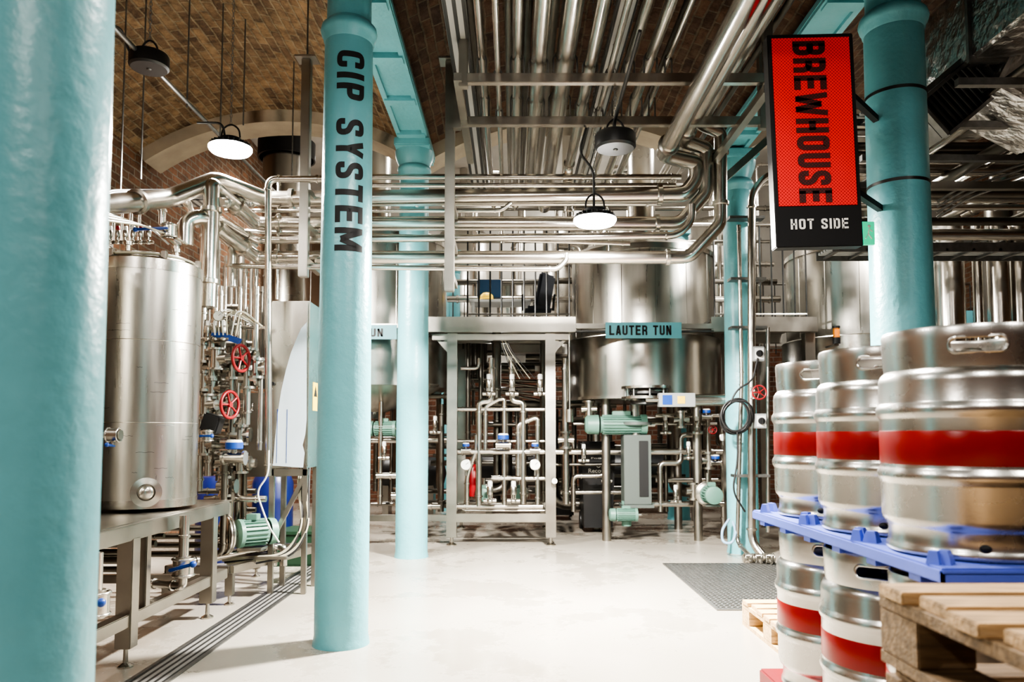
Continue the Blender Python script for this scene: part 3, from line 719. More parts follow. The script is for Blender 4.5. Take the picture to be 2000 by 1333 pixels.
# ------------------------------------------------------------ left tanks
def tank(X,Y,R,z0,z1,lab):
    t=empty("process_tank",(X,Y,z0),lab,"tank",group="upright tanks")
    add("shell",G().lathe([(0,-.02+z0),(R*.6,-.01+z0),(R,z0+.0),(R,z1),(R-.004,z1)],(X,Y,0),n=96),steeltank,t,ang=50)
    add("top_rim",G().lathe([(R*1.0,z1-.06),(R*1.012,z1-.06),(R*1.012,z1-.0),(R*.99,z1+.006)],(X,Y,0),n=96),steel,t)
    add("domed_top",G().lathe([(R*1.0,z1),(R*.96,z1+.014),(R*.85,z1+.02),(0,z1+.026)],(X,Y,0),n=96),steel,t,ang=50)
    add("lid",G().lathe([(R*.80,z1+.015),(R*.86,z1+.02),(R*.86,z1+.04),(R*.80,z1+.046),(R*.6,z1+.056),(0,z1+.062)],(X,Y,0),n=48),steel,t)
    add("lid_seal",G().torus((X,Y,z1+.03),R*.87,.007,n=48),cream,t)
    add("base_ring",G().lathe([(R*1.0,z0+.0),(R*1.01,z0+.0),(R*1.01,z0+.045),(R*1.0,z0+.045)],(X,Y,0),n=96),steel,t)
    for i in range(2): z=z0+(z1-z0)*(.34+.33*i); add("weld_seam",G().lathe([(R,z-.002),(R+.0008,z),(R,z+.002)],(X,Y,0),n=96),steel,t)
    rnd=random.Random(3)
    for i in range(26):
        z=z0+.15+rnd.random()*(z1-z0-.35); a0=rnd.uniform(-2.9,-.3); ln=rnd.uniform(.08,.35)
        g=G(); g.tube([V((X+(R+.0002)*cos(a0+ln*k/6),Y+(R+.0002)*sin(a0+ln*k/6),z+.002*sin(k*2+i))) for k in range(7)],.0012,n=4); add("surface_scratch",g,darksteel,t)
    an=math.atan2(-Y,-X); d=V((cos(an+.06),sin(an+.06),0)); c=V((X,Y,z0+.09))+d*(R-.03)
    add("outlet_flange",G().lathe([(0,0),(.05,0),(.05,.04),(.075,.045),(.078,.06),(.045,.066),(.04,.05),(.0,.05)],c,tuple(d),n=36),steel,t)
    add("outlet_cap",G().lathe([(0,.052),(.03,.052),(.034,.075),(.02,.085),(0,.085)],c,tuple(d),n=24),steel,t)
    for k in range(6):
        q=V((X+R*.93*cos(k*1.05+.2),Y+R*.93*sin(k*1.05+.2),z1+.0)); add("lid_clamp",G().box(q+V((0,0,.025)),(.03,.03,.05),bev=.004),steel,t)
    for k in range(3):
        q=V((X+R*.5*cos(k*2+.3),Y+R*.5*sin(k*2+.3),z1+.03)); add("top_nozzle",G().cyl(q,q+V((0,0,.09)),.014).cyl(q+V((0,0,.07)),q+V((0,0,.09)),.024),steel,t)
    return t
zt1=ZF(502,4.05)
tank(-2.095,4.32,.287,.685,zt1,"upright stainless tank with horizontal scuffs on steel stand")
tank(-2.33,3.62,.33,.685,ZF(455,3.4),"upright stainless tank with side valve on steel stand")
tank(-2.77,4.55,.3,.685,2.3,"upright stainless tank behind the front ones")
t=empty("tank_stand",(-2.15,3.6,0),"welded stainless box section stand with levelling feet","stand")
def beam(n,a,b,w=.07,h=.07): add(n,G().bar(a,b,w,h,bev=.004),steelbox,t)
xr=-1.80; xl=-3.1
for x in (xr,xl): beam("top_rail",(x,2.2,.625),(x,4.78,.625),.07,.075)
for y in (2.3,3.3,4.05,4.75): beam("cross_rail",(xl,y,.625),(xr,y,.625),.06,.06)
for x in (xr,xl): beam("lower_rail",(x,2.2,.22),(x,4.78,.22),.06,.06)
beam("cross_rail",(xl,4.6,.22),(xr,4.6,.22),.05,.05)
for x in (xr,xl):
    for y in (2.4,3.6,4.55):
        beam("leg",(x,y,.09),(x,y,.60),.075,.075)
        add("levelling_foot",G().lathe([(0,0),(.035,0),(.035,.008),(.012,.022),(.010,.1),(0,.1)],(x,y,0),n=20),steel,t)
beam("leg",(xr,3.75,.2),(xr,3.75,.6),.05,.05)
add("deck_plate",G().b2(xl,xr,3.2,4.9,.655,.665),steelbox,t)
t=empty("pump_skid",(-1.6,5.0,0),"low stainless skid carrying the pump","stand")
beam("side_rail",(-1.8,4.9,.22),(-1.45,5.9,.22),.05,.05); beam("side_rail",(-2.2,4.9,.22),(-1.95,5.9,.22),.05,.05)
beam("cross_rail",(-2.2,4.9,.22),(-1.8,4.9,.22),.05,.05); beam("cross_rail",(-1.95,5.9,.22),(-1.45,5.9,.22),.05,.05); beam("cross_rail",(-2.1,5.2,.26),(-1.5,5.2,.26),.2,.02)
for x,y in ((-1.8,4.9),(-1.47,5.85),(-2.2,4.9),(-1.95,5.85)): 
    beam("leg",(x,y,.06),(x,y,.2),.05,.05); add("levelling_foot",G().lathe([(0,0),(.03,0),(.03,.008),(.01,.02),(.01,.07),(0,.07)],(x,y,0),n=16),steel,t)
pump(P(468,1043,5.05),(.75,.65,0),.09,.26)
v1=P(358,1108,4.0); bvalve(v1,(0,0,1),.035,blue,(.9,-.2,.25),.12)
pipe([V((v1.x,v1.y,.66)),V((v1.x,v1.y,v1.z+.05))],.025)
pipe([V((v1.x,v1.y,v1.z-.05)),V((v1.x,v1.y,v1.z-.1)),V((v1.x-.25,v1.y+.1,v1.z-.1))],.022,bend=.05)
v2=P(186,1180,3.0); bvalve(v2,(0,0,1),.034,blue,(.9,-.2,.25),.1)
pipe([V((v2.x,v2.y,.62)),V((v2.x,v2.y,v2.z+.05))],.024)
bvalve(P(222,850,3.35),(1,0,0),.02,blue,(0,-1,.1),.05,lab="small sample valve with blue handle on the tank wall")
pipe([P(170,852,3.5),P(215,850,3.35)],.012,clamps=False)
for dx in (0,.07): pipe([V((-2.0,4.7,.30)),V((-1.72+dx,5.35,.30)),V((-1.66+dx,5.35,.30)),V((-1.66+dx,5.35,.17))],.022,bend=.06,label="bent stainless outlet pipe above the floor drain")
for k in range(4):
    pipe([V((-3.0,4.9+k*.12,.32+.04*k)),V((-1.85,4.9+k*.12,.32+.04*k)),V((-1.85,4.9+k*.12,.9))],.02,bend=.05,m=dullpipe)
for k in range(5):
    pipe([V((-3.3,4.0+k*.1,.38+.03*k)),V((-2.0,4.0+k*.1,.38+.03*k))],.016+.004*(k%2),m=dullpipe,group="under stand pipes",label="stainless pipe passing under the tank stand")
YC=5.05
for px,y0,y1,r in ((398,590,960,.024),(415,640,930,.03),(432,560,760,.018),(455,690,980,.02),(484,690,830,.026),(502,560,700,.018),(470,560,690,.014),(442,880,1000,.038),(510,700,880,.016)):
    pipe([(px,y0,YC),(px,y1,YC)],r,YC)
rc=random.Random(5)
for k in range(14):
    px=392+k*10; y0=rc.choice((480,520,560,600)); y1=rc.choice((760,860,940)); pipe([(px,y0,5.5+.1*(k%3)),(px,y1,5.5+.1*(k%3))],rc.choice((.012,.018,.024)),m=dullpipe,group="manifold riser pipes",label="dull stainless riser behind the valve manifold")
for k in range(12):
    py=600+k*36; pipe([(388,py,5.48),(rc.choice((470,500,520)),py,5.48)],rc.choice((.014,.02,.026)),m=dullpipe,group="manifold cross pipes",label="dull stainless cross pipe behind the valve manifold")
for py,x0,x1,r in ((662,392,470,.018),(697,392,500,.024),(722,392,470,.028),(755,385,460,.02),(850,385,470,.024),(905,390,500,.03),(640,420,520,.014),(872,395,450,.022),(790,440,490,.024),(975,400,520,.022)):
    pipe([(x0,py,YC+.04),(x1,py,YC+.04)],r,YC)
for px,py in ((415,668),(415,720),(415,760),(400,800),(455,722),(440,905),(470,905),(398,690),(432,640),(484,740),(442,950),(398,745),(398,870),(470,850),(484,700),(455,830),(430,790),(500,720)):
    p=P(px,py,YC-.02)
    t=empty("pipe_tee",p-V((0,0,.05)),"flanged stainless pipe fitting","pipe fitting",group="pipe fittings")
    add("fitting_body",G().cyl(p-V((0,0,.06)),p+V((0,0,.06)),.034).cyl(p-V((.06,0,0)),p+V((.06,0,0)),.03).lathe([(0,-.008),(.052,-.008),(.052,.008),(0,.008)],p+V((0,0,.06)),n=24).lathe([(0,-.008),(.052,-.008),(.052,.008),(0,.008)],p-V((0,0,.06)),n=24).lathe([(0,-.008),(.048,-.008),(.048,.008),(0,.008)],p+V((.06,0,0)),(1,0,0),n=24),steel,t)
    for k in range(4): q=V((.042*cos(k*pi/2+.7),.042*sin(k*pi/2+.7),.06)); add("bolt",G().cyl(p+q-V((0,0,.012)),p+q+V((0,0,.016)),.006,n=6),galv,t)
wheelvalve(P(471,700,4.9),(-.93,.3,0),.085,lab="valve with dark red spoked handwheel"); wheelvalve(P(449,791,4.85),(-.93,.3,0),.085,lab="valve with dark red spoked handwheel")
gauge(P(428,618,4.9),.035); flowmeter(P(457,895,4.85),.055)
wheelvalve(P(484,795,5.15),(0,1,0),.03,lab="small stainless valve with round cap",m=steel)
add("valve_actuator",G().box(P(415,828,4.85),(.11,.1,.12),rot=Matrix.Rotation(.3,4,'Y'),bev=.01),black,label="black plastic valve actuator on pipework",cat="actuator")
bvalve(P(405,852,4.8),(0,0,1),.025,blue,(1,-.2,0),.07)
bvalve(P(330,452,4.3),(0,0,1),.028,blue,(-1,-.1,-.08),.16,lab="butterfly valve with long blue lever above the tank")
for px in (405,420,436): actuator(P(px,668,4.95),.03)
add("air_manifold",G().bar(P(415,650,4.95),P(470,668,4.95),.02,.04),blue,label="blue manifold strip with air fittings",cat="manifold")
for k in range(6):
    pipe([(420+k*8,655,4.93),(425+k*9,620-k*3,4.9),(445+k*9,600+k*4,4.95),(500+k*3,640,5.1)],.0055,m=cream if k%2 else white,clamps=False,bend=.08,label="thin pale air hose above the manifold",cat="hose",name="air_hose",group="manifold air hoses",n=6)
a=P(462,932,5.35); b=P(525,768,5.35)
t=add("mounting_plate",G().b2(a.x,b.x+.1,5.35,5.37,a.z,b.z,bev=.003),steelbox,label="grey steel mounting plate with bolts",cat="panel")
for i in range(2):
    for j in range(4): q=V((a.x+.04+i*.26,5.345,a.z+.05+j*.16)); add("bolt",G().cyl(q,q-V((0,.012,0)),.01,n=6),galv,t)
Yc=5.2; xa=XF(525,Yc); xb=XF(601,Yc); za=ZF(915,Yc); zb_=ZF(588,Yc)
t=empty("control_cabinet",((xa+xb)/2,5.35,za),"stainless control cabinet with half peeled protective film","cabinet")
add("body",G().b2(xa,xb,Yc,Yc+.34,za,zb_,bev=.006),steel,t)
add("door",G().b2(xa+.008,xb-.008,Yc-.016,Yc-.001,za+.01,zb_-.01,bev=.004),steel,t)
def PF(px,py): return P(px,py,Yc-.018)
add("protective_film",G().poly([PF(*p) for p in [(599,630),(588,642),(578,665),(568,690),(558,725),(549,765),(542,810),(537,860),(533,910),(592,914),(595,885),(591,870),(596,850),(599,820)]]),film,t,label="pale blue torn protective film")
for px in (541,560): add("film_stripe",G().poly([V((P(px,905,Yc).x,Yc-.019,P(px,905,Yc).z)),V((P(px,905,Yc).x+.004,Yc-.019,P(px,905,Yc).z)),V((P(px,905,Yc).x+.004,Yc-.019,P(px,800,Yc).z)),V((P(px,905,Yc).x,Yc-.019,P(px,800,Yc).z))]),blue,t)
add("door_lock",G().cyl((xa+.03,Yc-.016,(za+zb_)/2),(xa+.03,Yc-.035,(za+zb_)/2),.012),black,t)
q=V((xb+.001,Yc+.2,ZF(775,5.35)))
add("warning_label",G().b2(xb-.001,xb+.002,Yc+.12,Yc+.24,q.z-.1,q.z+.1),yellow,t,label="yellow electrical warning label")
add("warning_symbol",G().poly([V((xb+.003,Yc+.135,q.z+.0)),V((xb+.003,Yc+.225,q.z+.0)),V((xb+.003,Yc+.18,q.z+.08))]),blackp,t)
t=empty("cabinet_stand",((xa+xb)/2,5.4,0),"stainless angle stand under the control cabinet","stand")
for x in (xa+.02,xb-.02):
    for y in (Yc+.03,Yc+.3): beam("leg",(x,y,0),(x,y,za),.035,.035)
beam("cross_rail",(xa,Yc+.03,za-.03),(xb,Yc+.03,za-.03),.035,.05); beam("brace",(xb-.02,Yc+.03,za-.05),(xa+.02,Yc+.03,.35),.03,.03)
for k in range(6):
    x=xb-.01-.015*k; 
    pipe([V((x,Yc+.1,za)),V((x+.01,Yc+.05,za-.12)),V((x+.02*(k%3)+.03,Yc-.02,.45)),V((x-.05,Yc-.05,.27)),V((x-.45,Yc-.12,.2+.012*k))],.008,m=cream if k%3 else cable,bend=.1,clamps=False,label="cable drooping from the cabinet to the skid",cat="cable",name="power_cable",group="cabinet cables",n=8)
pipe([(525,880,4.9),(515,930,4.9),(500,960,4.9),(525,1030,4.9),(545,1060,4.9)],.006,m=white,clamps=False,bend=.06,label="white cable looping down to the pump",cat="cable",name="power_cable",n=8)
for x,y,s in ((-2.55,6.6,.17),(-2.1,6.7,.17)):
    t=empty("plastic_drum",(x,y,.0),"dark blue plastic chemical drum standing on the floor","drum","plastic drums")
    add("body",G().lathe([(0,0),(s,0),(s*1.02,.03),(s*1.02,.2),(s*1.05,.22),(s*1.02,.24),(s*1.02,.5),(s*1.05,.52),(s*1.02,.54),(s*1.02,.66),(s*.9,.72),(0,.73)],(x,y,0),n=40),bluedrum,t)
    add("cap",G().cyl((x+.08,y,.72),(x+.08,y,.76),.035),red,t)
t=empty("storage_crate",(-1.75,6.5,0),"dark green plastic crate on the floor","crate")
add("crate_body",G().b2(-2.0,-1.55,6.3,6.7,0,.02).b2(-2.0,-1.98,6.3,6.7,0,.28).b2(-1.57,-1.55,6.3,6.7,0,.28).b2(-2,-1.55,6.3,6.32,0,.28).b2(-2,-1.55,6.68,6.7,0,.28).b2(-2.01,-1.54,6.29,6.71,.26,.285),mat("crate_green",(.008,.03,.014),0,.5),t)
a=P(236,372,4.8); b=P(505,358,5.3); zt_=a.z
t=empty("cable_tray",((a.x+b.x)/2,5.08,zt_),"perforated galvanised cable tray by the side wall","cable tray")
add("tray_base",G().b2(a.x,b.x,5.0,5.16,zt_,zt_+.004),trayperf,t)
for y in (5.0,5.156): add("side_flange",G().b2(a.x,b.x,y,y+.004,zt_,zt_+.07),galv,t)
for k in range(6):
    pipe([(200,380+k*5,4.7),(225,372+k*4,4.8),(290,372+k*2,5.06),(470,372+k,5.06)],.009,m=cable,clamps=False,bend=.08,label="black cable laid in the tray",cat="cable",name="power_cable",group="tray cables",n=8)
for k in range(4):
    pipe([(188+k*6,410+7*k,3.6),(235+k*14,425+5*k,4.1),(300+k*14,450+3*k,4.35),(330+k*12,478,4.4)],.006,m=cream if k%2 else white,clamps=False,bend=.08,label="cream air hose above the tank",cat="hose",name="air_hose",group="tank air hoses",n=8)
for k in range(5): pipe([(205+k*17,398,4.55),(205+k*17,470,4.55)],.010+.003*(k%2),4.55,group="tank top pipes",label="thin upright pipe above the tank top")
for k in range(6):
    p=P(215+k*15,462,4.45); actuator(p-V((0,0,.05)),.024,lab="small pneumatic valve with red indicator on tank top",capm=red if k%3==1 else white)
Xv=XF(550,8.8); t=empty("steel_flue",(Xv,8.8,2.0),"stainless flue with black collar rising past the arch","flue")
add("flue_body",G().lathe([(0,1.9),(.27,1.9),(.27,4.1),(.27,5.19)],(Xv,8.8,0),n=48),steel,t)
add("collar",G().lathe([(.31,ZF(312,8.8)),(.33,ZF(312,8.8)),(.33,ZF(280,8.8)),(.27,ZF(275,8.8))],(Xv,8.8,0),n=48),black,t,label="black collar")
# ------------------------------------------------------------ mezzanine
ZD=ZF(625,7.45)
def deck(x0,x1,y0,y1,lab,legs):
    t=empty("steel_platform",((x0+x1)/2,(y0+y1)/2,0),lab,"platform",group="brewhouse platforms")
    add("deck_plate",G().b2(x0,x1,y0,y1,ZD-.02,ZD),galv,t)
    add("edge_beam",G().b2(x0,x1,y0-.02,y0+.03,ZD-.13,ZD+.02,bev=.004),steelbox,t)
    for y in (y0+1,y0+2,y1): add("joist",G().b2(x0,x1,y-.03,y+.03,ZD-.12,ZD-.02),steelbox,t)
    for x in legs:
        for y in (7.5,8.9):
            add("leg",G().b2(x-.05,x+.05,y-.05,y+.05,.08,ZD-.13,bev=.004),steelbox,t)
            add("levelling_foot",G().lathe([(0,0),(.05,0),(.05,.01),(.016,.03),(.016,.09),(0,.09)],(x,y,0),n=16),steel,t)
    return t
xl_=XF(883,7.5); xr_=XF(1075,7.5)
t=deck(-.87,XF(1125,7.4),7.4,10.7,"stainless mezzanine platform on box section legs",(xl_,xr_))
for s,x in ((-1,xl_),(1,xr_)):
    g=G(); g.poly([V((x+s*.05,7.5,ZD-.13)),V((x+s*.22,7.5,ZD-.13)),V((x+s*.05,7.5,ZD-.32))],(0,.012,0)); add("gusset_plate",g,steelbox,t)
    g=G().cyl((x+s*.10,7.499,ZD-.18),(x+s*.10,7.49,ZD-.18),.03); add("lifting_eye",g,blackp,t)
zl=ZF(1012,7.5)
add("lower_rail",G().b2(xl_-.05,xr_+.05,7.46,7.54,zl-.04,zl+.04,bev=.004),steelbox,t)
add("lower_rail",G().b2(xl_-1.1,xl_-.05,7.46,7.54,zl-.03,zl+.03,bev=.004),steelbox,t)
add("upper_rail",G().b2(xl_-.2,xr_+.2,7.46,7.54,ZD-.2,ZD-.14,bev=.004),steelbox,t)
for x in (xl_,xr_): add("side_rail",G().b2(x-.03,x+.03,7.55,8.85,zl-.03,zl+.03),steelbox,t)
add("lower_rail",G().b2(xl_,xr_,8.86,8.94,zl-.03,zl+.03),steelbox,t)
xe=XF(1125,7.4)
add("ledge_beam",G().b2(xe,1.98,7.36,7.42,ZD-.10,ZD-.05,bev=.003),steelbox,t); add("ledge_beam",G().b2(xe,1.98,7.38,7.46,ZD-.13,ZD-.115),darksteel,t)
add("ledge_beam",G().b2(-2.3,-.87,7.36,7.42,ZD-.10,ZD-.05,bev=.003),steelbox,t)
deck(XF(1392,7.4),3.0,7.4,9.6,"stainless mezzanine platform beside the lauter vessel",(XF(1405,7.5)+.1,2.95))
def railing(x0,x1,y,lab,step=.13,zt=ZD+1.0):
    t=empty("guard_railing",((x0+x1)/2,y,ZD),lab,"railing",group="platform railings")
    add("top_rail",G().cyl((x0,y,zt),(x1,y,zt),.018,n=12),steelbox,t); add("bottom_rail",G().cyl((x0,y,ZD+.08),(x1,y,ZD+.08),.01,n=8),steelbox,t)
    n=max(2,int((x1-x0)/step)); first=None
    for k in range(n+1):
        if first is None: first=add("baluster",G().cyl((x0,y,ZD),(x0,y,zt),.009,n=8),darksteel,t)
        else:
            c=first.copy(); c.location=first.location+V(((x1-x0)*k/n,0,0)); COL.objects.link(c)
railing(-.45,.58,7.6,"steel railing with thin upright bars along the platform",.11); railing(2.05,2.98,7.6,"steel railing on the platform by the lauter vessel",.11); railing(-1.0,6.5,10.65,"long steel railing behind the vessels",.16)
ru=random.Random(11)
for x,y,r,z1 in ((.75,10.2,.33,3.9),(1.75,11.0,.5,4.0),(2.75,10.2,.40,3.9),(-.75,11.5,.4,4.1),(.15,11.5,.38,3.3),(3.3,11.3,.45,4.0)):
    t=empty("buffer_tank",(x,y,ZD-.2),"upright stainless buffer tank on the upper level","tank","upper level tanks")
    add("shell",G().lathe([(0,ZD-.2),(r,ZD-.2),(r,z1),(r*.9,z1+.06),(r*.4,z1+.13),(0,z1+.15)],(x,y,0),n=48),steeltank,t)
    add("vent_pipe",G().cyl((x,y,z1+.1),(x,y,5.19),.06),steelpipe,t)
    for z in (ZD+.25,ZD+.9): add("hoop_band",G().lathe([(r,z),(r*1.015,z),(r*1.015,z+.03),(r,z+.03)],(x,y,0),n=48),steel,t)
for k in range(12):
    x=ru.uniform(-.7,3.2); y=ru.uniform(9.4,9.7); r=ru.choice((.02,.03,.04,.05)); z1=ru.uniform(3.4,5.1)
    if .2<x<.5: x+=.4
    if 1.9<x<2.35: x+=.5
    pipe([V((x,y,ZD)),V((x,y,z1)),V((x+ru.choice((-.3,.3)),y,z1))],r,group="upper level pipes",label="stainless riser pipe on the upper level")
for k in range(7):
    z=2.75+k*.24; pipe([V((-.8,9.25+.1*(k%3),z)),V((3.3,9.25+.1*(k%3),z))],ru.choice((.02,.03,.04)),m=dullpipe if k%2 else steelpipe,group="upper level pipes",label="stainless pipe crossing the upper level")
# ------------------------------------------------------------ vessels
def vessel(X,Y,R,zb,ztop,lab,cone=False):
    t=empty("brewing_vessel",(X,Y,0),lab,"vessel",group="brewing vessels")
    zm=ZD-.12
    if cone: add("conical_base",G().lathe([(0,zb-.32),(.1,zb-.32),(.12,zb-.25),(R*.97,zb)],(X,Y,0),n=96),steeldark,t,ang=50)
    else: add("base_plate",G().lathe([(0,zb),(R*.8,zb),(R*.8,zb+.03),(R,zb+.03)],(X,Y,0),n=96),steelbox,t)
    add("lower_shell",G().lathe([(R*.98,zb),(R,zb+.01),(R,zm-.01),(R*.99,zm),(R*.90,zm)],(X,Y,0),n=128),steeldark,t,ang=30)
    add("base_flange",G().lathe([(R,zb+.0),(R*1.02,zb+.0),(R*1.02,zb+.03),(R,zb+.03)],(X,Y,0),n=128),steel,t)
    Ru=R*.93
    add("upper_shell",G().lathe([(Ru,zm-.02),(Ru,ztop)],(X,Y,0),n=128),steeltank,t,ang=50)
    add("domed_top",G().lathe([(Ru*1.01,ztop-.02),(Ru*1.01,ztop+.01),(Ru*.9,ztop+.07),(Ru*.5,ztop+.2),(.15,ztop+.26),(.15,ztop+.7),(.15,5.1)],(X,Y,0),n=96),steel,t,ang=50)
    add("top_rim",G().lathe([(Ru,ztop-.05),(Ru*1.02,ztop-.05),(Ru*1.02,ztop),(Ru,ztop)],(X,Y,0),n=96),steel,t)
    for k in range(7):
        a=-pi+.25+k*.44; add("vertical_seam",G().bar((X+Ru*cos(a),Y+Ru*sin(a),zm+.03),(X+Ru*cos(a),Y+Ru*sin(a),ztop-.05),.006,.006),steelbox,t)
    for k in range(4):
        a=pi/4+k*pi/2; x=X+R*.8*cos(a); y=Y+R*.8*sin(a); add("leg",G().cyl((x,y,0),(x,y,zb+.03),.045),steelbox,t)
    return t
XL=XF(1257,8.3); vessel(XL,8.3,.83,ZF(778,7.5),ZF(478,7.6),"large stainless lauter vessel passing through the platform")
vessel(-1.5,8.3,.83,ZF(752,7.5),ZF(450,7.6),"large stainless mash vessel with conical base",cone=True)
vessel(3.85,8.3,.83,ZF(752,7.5),ZF(470,7.6),"large stainless kettle beside the platform",cone=True)
for x,y,r in ((5.6,8.2,.3),(6.2,9.2,.4),(4.55,6.95,.13),(5.35,6.7,.1)):
    t=empty("storage_tank",(x,y,0),"tall slim stainless tank among the pipework","tank","tall slim tanks")
    add("shell",G().lathe([(0,.3),(r*.3,.3),(r,.6),(r,3.3),(r*.6,3.5),(0,3.55)],(x,y,0),n=48),steeltank,t)
    for k in range(3): a=k*2.1; add("leg",G().cyl((x+r*.8*cos(a),y+r*.8*sin(a),0),(x+r*.8*cos(a),y+r*.8*sin(a),.65),.02),steelbox,t)
Yd=7.75
motor(P(1255,830,Yd),(-1,0,0),.10,.62,lab="green agitator gear motor lying under the lauter vessel")
a=P(1217,985,Yd); b=P(1268,850,Yd)
t=empty("drive_housing",V(((a.x+b.x)/2,Yd,a.z)),"grey green steel drive housing hanging under the lauter vessel","machine housing")
add("housing",G().b2(a.x,b.x,Yd-.1,Yd+.14,a.z,b.z,bev=.006),greyp,t)
add("slotted_cover",G().b2(a.x+.15,b.x-.03,Yd-.108,Yd-.1,a.z+.08,b.z-.06,bev=.003),black,t)
add("base_flange",G().b2(a.x-.02,b.x+.02,Yd-.12,Yd+.16,a.z-.03,a.z),greyp,t)
add("drive_screw",G().cyl(((a.x+b.x)/2,Yd,b.z),((a.x+b.x)/2,Yd,1.42),.05),steel,t)
add("top_flange",G().cyl(((a.x+b.x)/2,Yd,b.z+.1),((a.x+b.x)/2,Yd,b.z+.13),.16,n=32),greyp,t)
m_=P(1222,1006,Yd-.1); motor(m_+V((.1,0,0)),(-1,0,0),.065,.28,lab="small green motor under the drive housing")
add("gearbox",G().sphere((m_.x+.02,Yd-.02,m_.z+.0),.08,(1,1,.9)).cyl((m_.x+.02,Yd-.02,m_.z-.12),(m_.x+.02,Yd-.02,m_.z+.13),.05),green,label="green cast gearbox beneath the drive column",cat="gearbox")
c=P(1262,768,7.35); t=empty("discharge_gate",c-V((0,0,.1)),"round flanged discharge gate under the vessel","valve")
for k,(r,z) in enumerate(((.24,.05),(.17,0),(.24,-.05),(.15,-.1))): add("flange_disc",G().cyl(c+V((0,0,z-.012)),c+V((0,0,z+.012)),r,n=40),steel if k%2==0 else darksteel,t)
for k in range(8): q=V((.2*cos(k*pi/4),.2*sin(k*pi/4),0)); add("bolt",G().cyl(c+q-V((0,0,.07)),c+q+V((0,0,.07)),.01,n=8),galv,t)
a=P(1288,795,7.1); b=P(1358,768,7.1)
t=empty("pneumatic_cylinder",P(1360,790,7.1),"horizontal pneumatic cylinder with blue and yellow labels","actuator")
add("mount_block",G().b2(a.x,b.x,7.1,7.2,a.z,b.z,bev=.004),grey,t)
add("blue_label",G().b2(a.x+.03,a.x+.12,7.096,7.1,a.z+.02,b.z-.02),blue,t); add("warning_label",G().b2(a.x+.17,a.x+.24,7.096,7.1,a.z+.03,b.z-.03),yellow,t)
zc=(a.z+b.z)/2; add("barrel",G().cyl((b.x,7.15,zc),(b.x+.30,7.15,zc),.055,n=28),steel,t); add("piston_rod",G().cyl((a.x-.12,7.15,zc),(a.x,7.15,zc),.02),steel,t)
motor(P(770,838,8.0),(-1,0,0),.08,.3,lab="green motor beneath the mash vessel")
# ------------------------------------------------------------ pipework inside the platform frame
GP="platform frame pipework"
YP=7.6
def fp(pts,r,Y=YP,**k): pipe(pts,r,Y,group=GP,label=k.pop("label","stainless pipe in the platform frame"),**k)
fp([(935,990),(935,785),(960,785),(960,700)],.032,bend=.07); fp([(1022,985),(1022,785),(1000,785),(1000,700)],.032,bend=.07)
fp([(948,880),(948,795),(975,780),(985,780),(985,990)],.024,bend=.05)
fp([(1012,930),(1012,830),(1050,815),(1050,990)],.026,bend=.05); fp([(912,995),(912,930),(930,880),(930,850)],.024)
fp([(890,800),(1080,800)],.022); fp([(885,883),(1100,883)],.03); fp([(890,862),(1075,862)],.014); fp([(890,990),(1060,990)],.028); fp([(960,935),(1080,935)],.024)
fp([(895,985),(905,998),(1065,998)],.012); fp([(915,650),(915,860)],.026,8.4,m=dullpipe); fp([(1060,650),(1060,980)],.034,8.4,m=dullpipe); fp([(940,650),(940,800)],.03,8.6,m=dullpipe)
fp([(970,640),(970,790)],.05,8.2,m=dullpipe); fp([(900,720),(935,720),(935,700)],.02,8.0)
for k in range(5): fp([(905+k*9,640,8.9),(905+k*9,760-20*(k%2),8.9),(1060,760-20*(k%2)+6*k,8.9)],.016,8.9,m=dullpipe)
for px,py in ((955,775),(1000,775),(1055,775)): actuator(P(px,py,7.5),.048)
for px,py in ((957,985),(1003,985)): actuator(P(px,py,7.48),.048)
gauge(P(910,908,7.5),.055); gauge(P(1045,908,7.5),.055); gauge(P(1083,940,7.4),.03)
for px,py in ((910,880),(1045,880)): flowmeter(P(px,py,7.5),.035)
flowmeter(P(983,870,7.5),.055)
for px in (945,1015): pump(P(px,965,8.1),(0,-1,0),.07,.2,lab="small stainless pump with green motor in the frame",feet=True)
add("fire_extinguisher",G().lathe([(0,0),(.05,0),(.055,.02),(.055,.3),(.03,.34),(.012,.35),(.012,.38),(0,.38)],P(925,970,8.3),n=24),red,label="red fire extinguisher by the brick wall",cat="fire extinguisher")
for k in range(5):
    pipe([(975+k*3,660,7.55),(985+k*4,690,7.5),(1005+k*10,740,7.5)],.004,m=cream if k%2 else cable,clamps=False,bend=.1,label="thin air hose to the pneumatic valves",cat="hose",name="air_hose",group="frame air hoses",n=6)
LP="lower process pipes"; LL="stainless process pipe under the vessels"
for k,(px0,px1,py,r) in enumerate(((1085,1410,883,.034),(1085,1300,908,.018),(1280,1420,938,.028),(1120,1400,828,.016),(725,880,775,.024),(725,880,860,.034),(1270,1420,985,.03),(725,875,985,.022),(1095,1215,962,.028),(1280,1420,812,.024))):
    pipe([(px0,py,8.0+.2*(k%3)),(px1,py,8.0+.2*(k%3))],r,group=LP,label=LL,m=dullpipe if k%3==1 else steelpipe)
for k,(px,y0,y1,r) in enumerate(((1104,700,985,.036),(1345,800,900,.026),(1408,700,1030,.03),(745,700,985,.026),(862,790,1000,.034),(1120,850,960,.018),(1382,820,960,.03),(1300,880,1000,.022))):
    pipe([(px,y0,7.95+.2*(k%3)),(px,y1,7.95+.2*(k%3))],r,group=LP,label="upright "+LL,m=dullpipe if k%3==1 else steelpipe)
pipe([(1290,1000,8.0),(1290,905,8.0),(1330,905,8.0),(1330,850,8.0),(1365,850,8.0)],.03,8.0,group=LP,label="stepped "+LL,bend=.06)
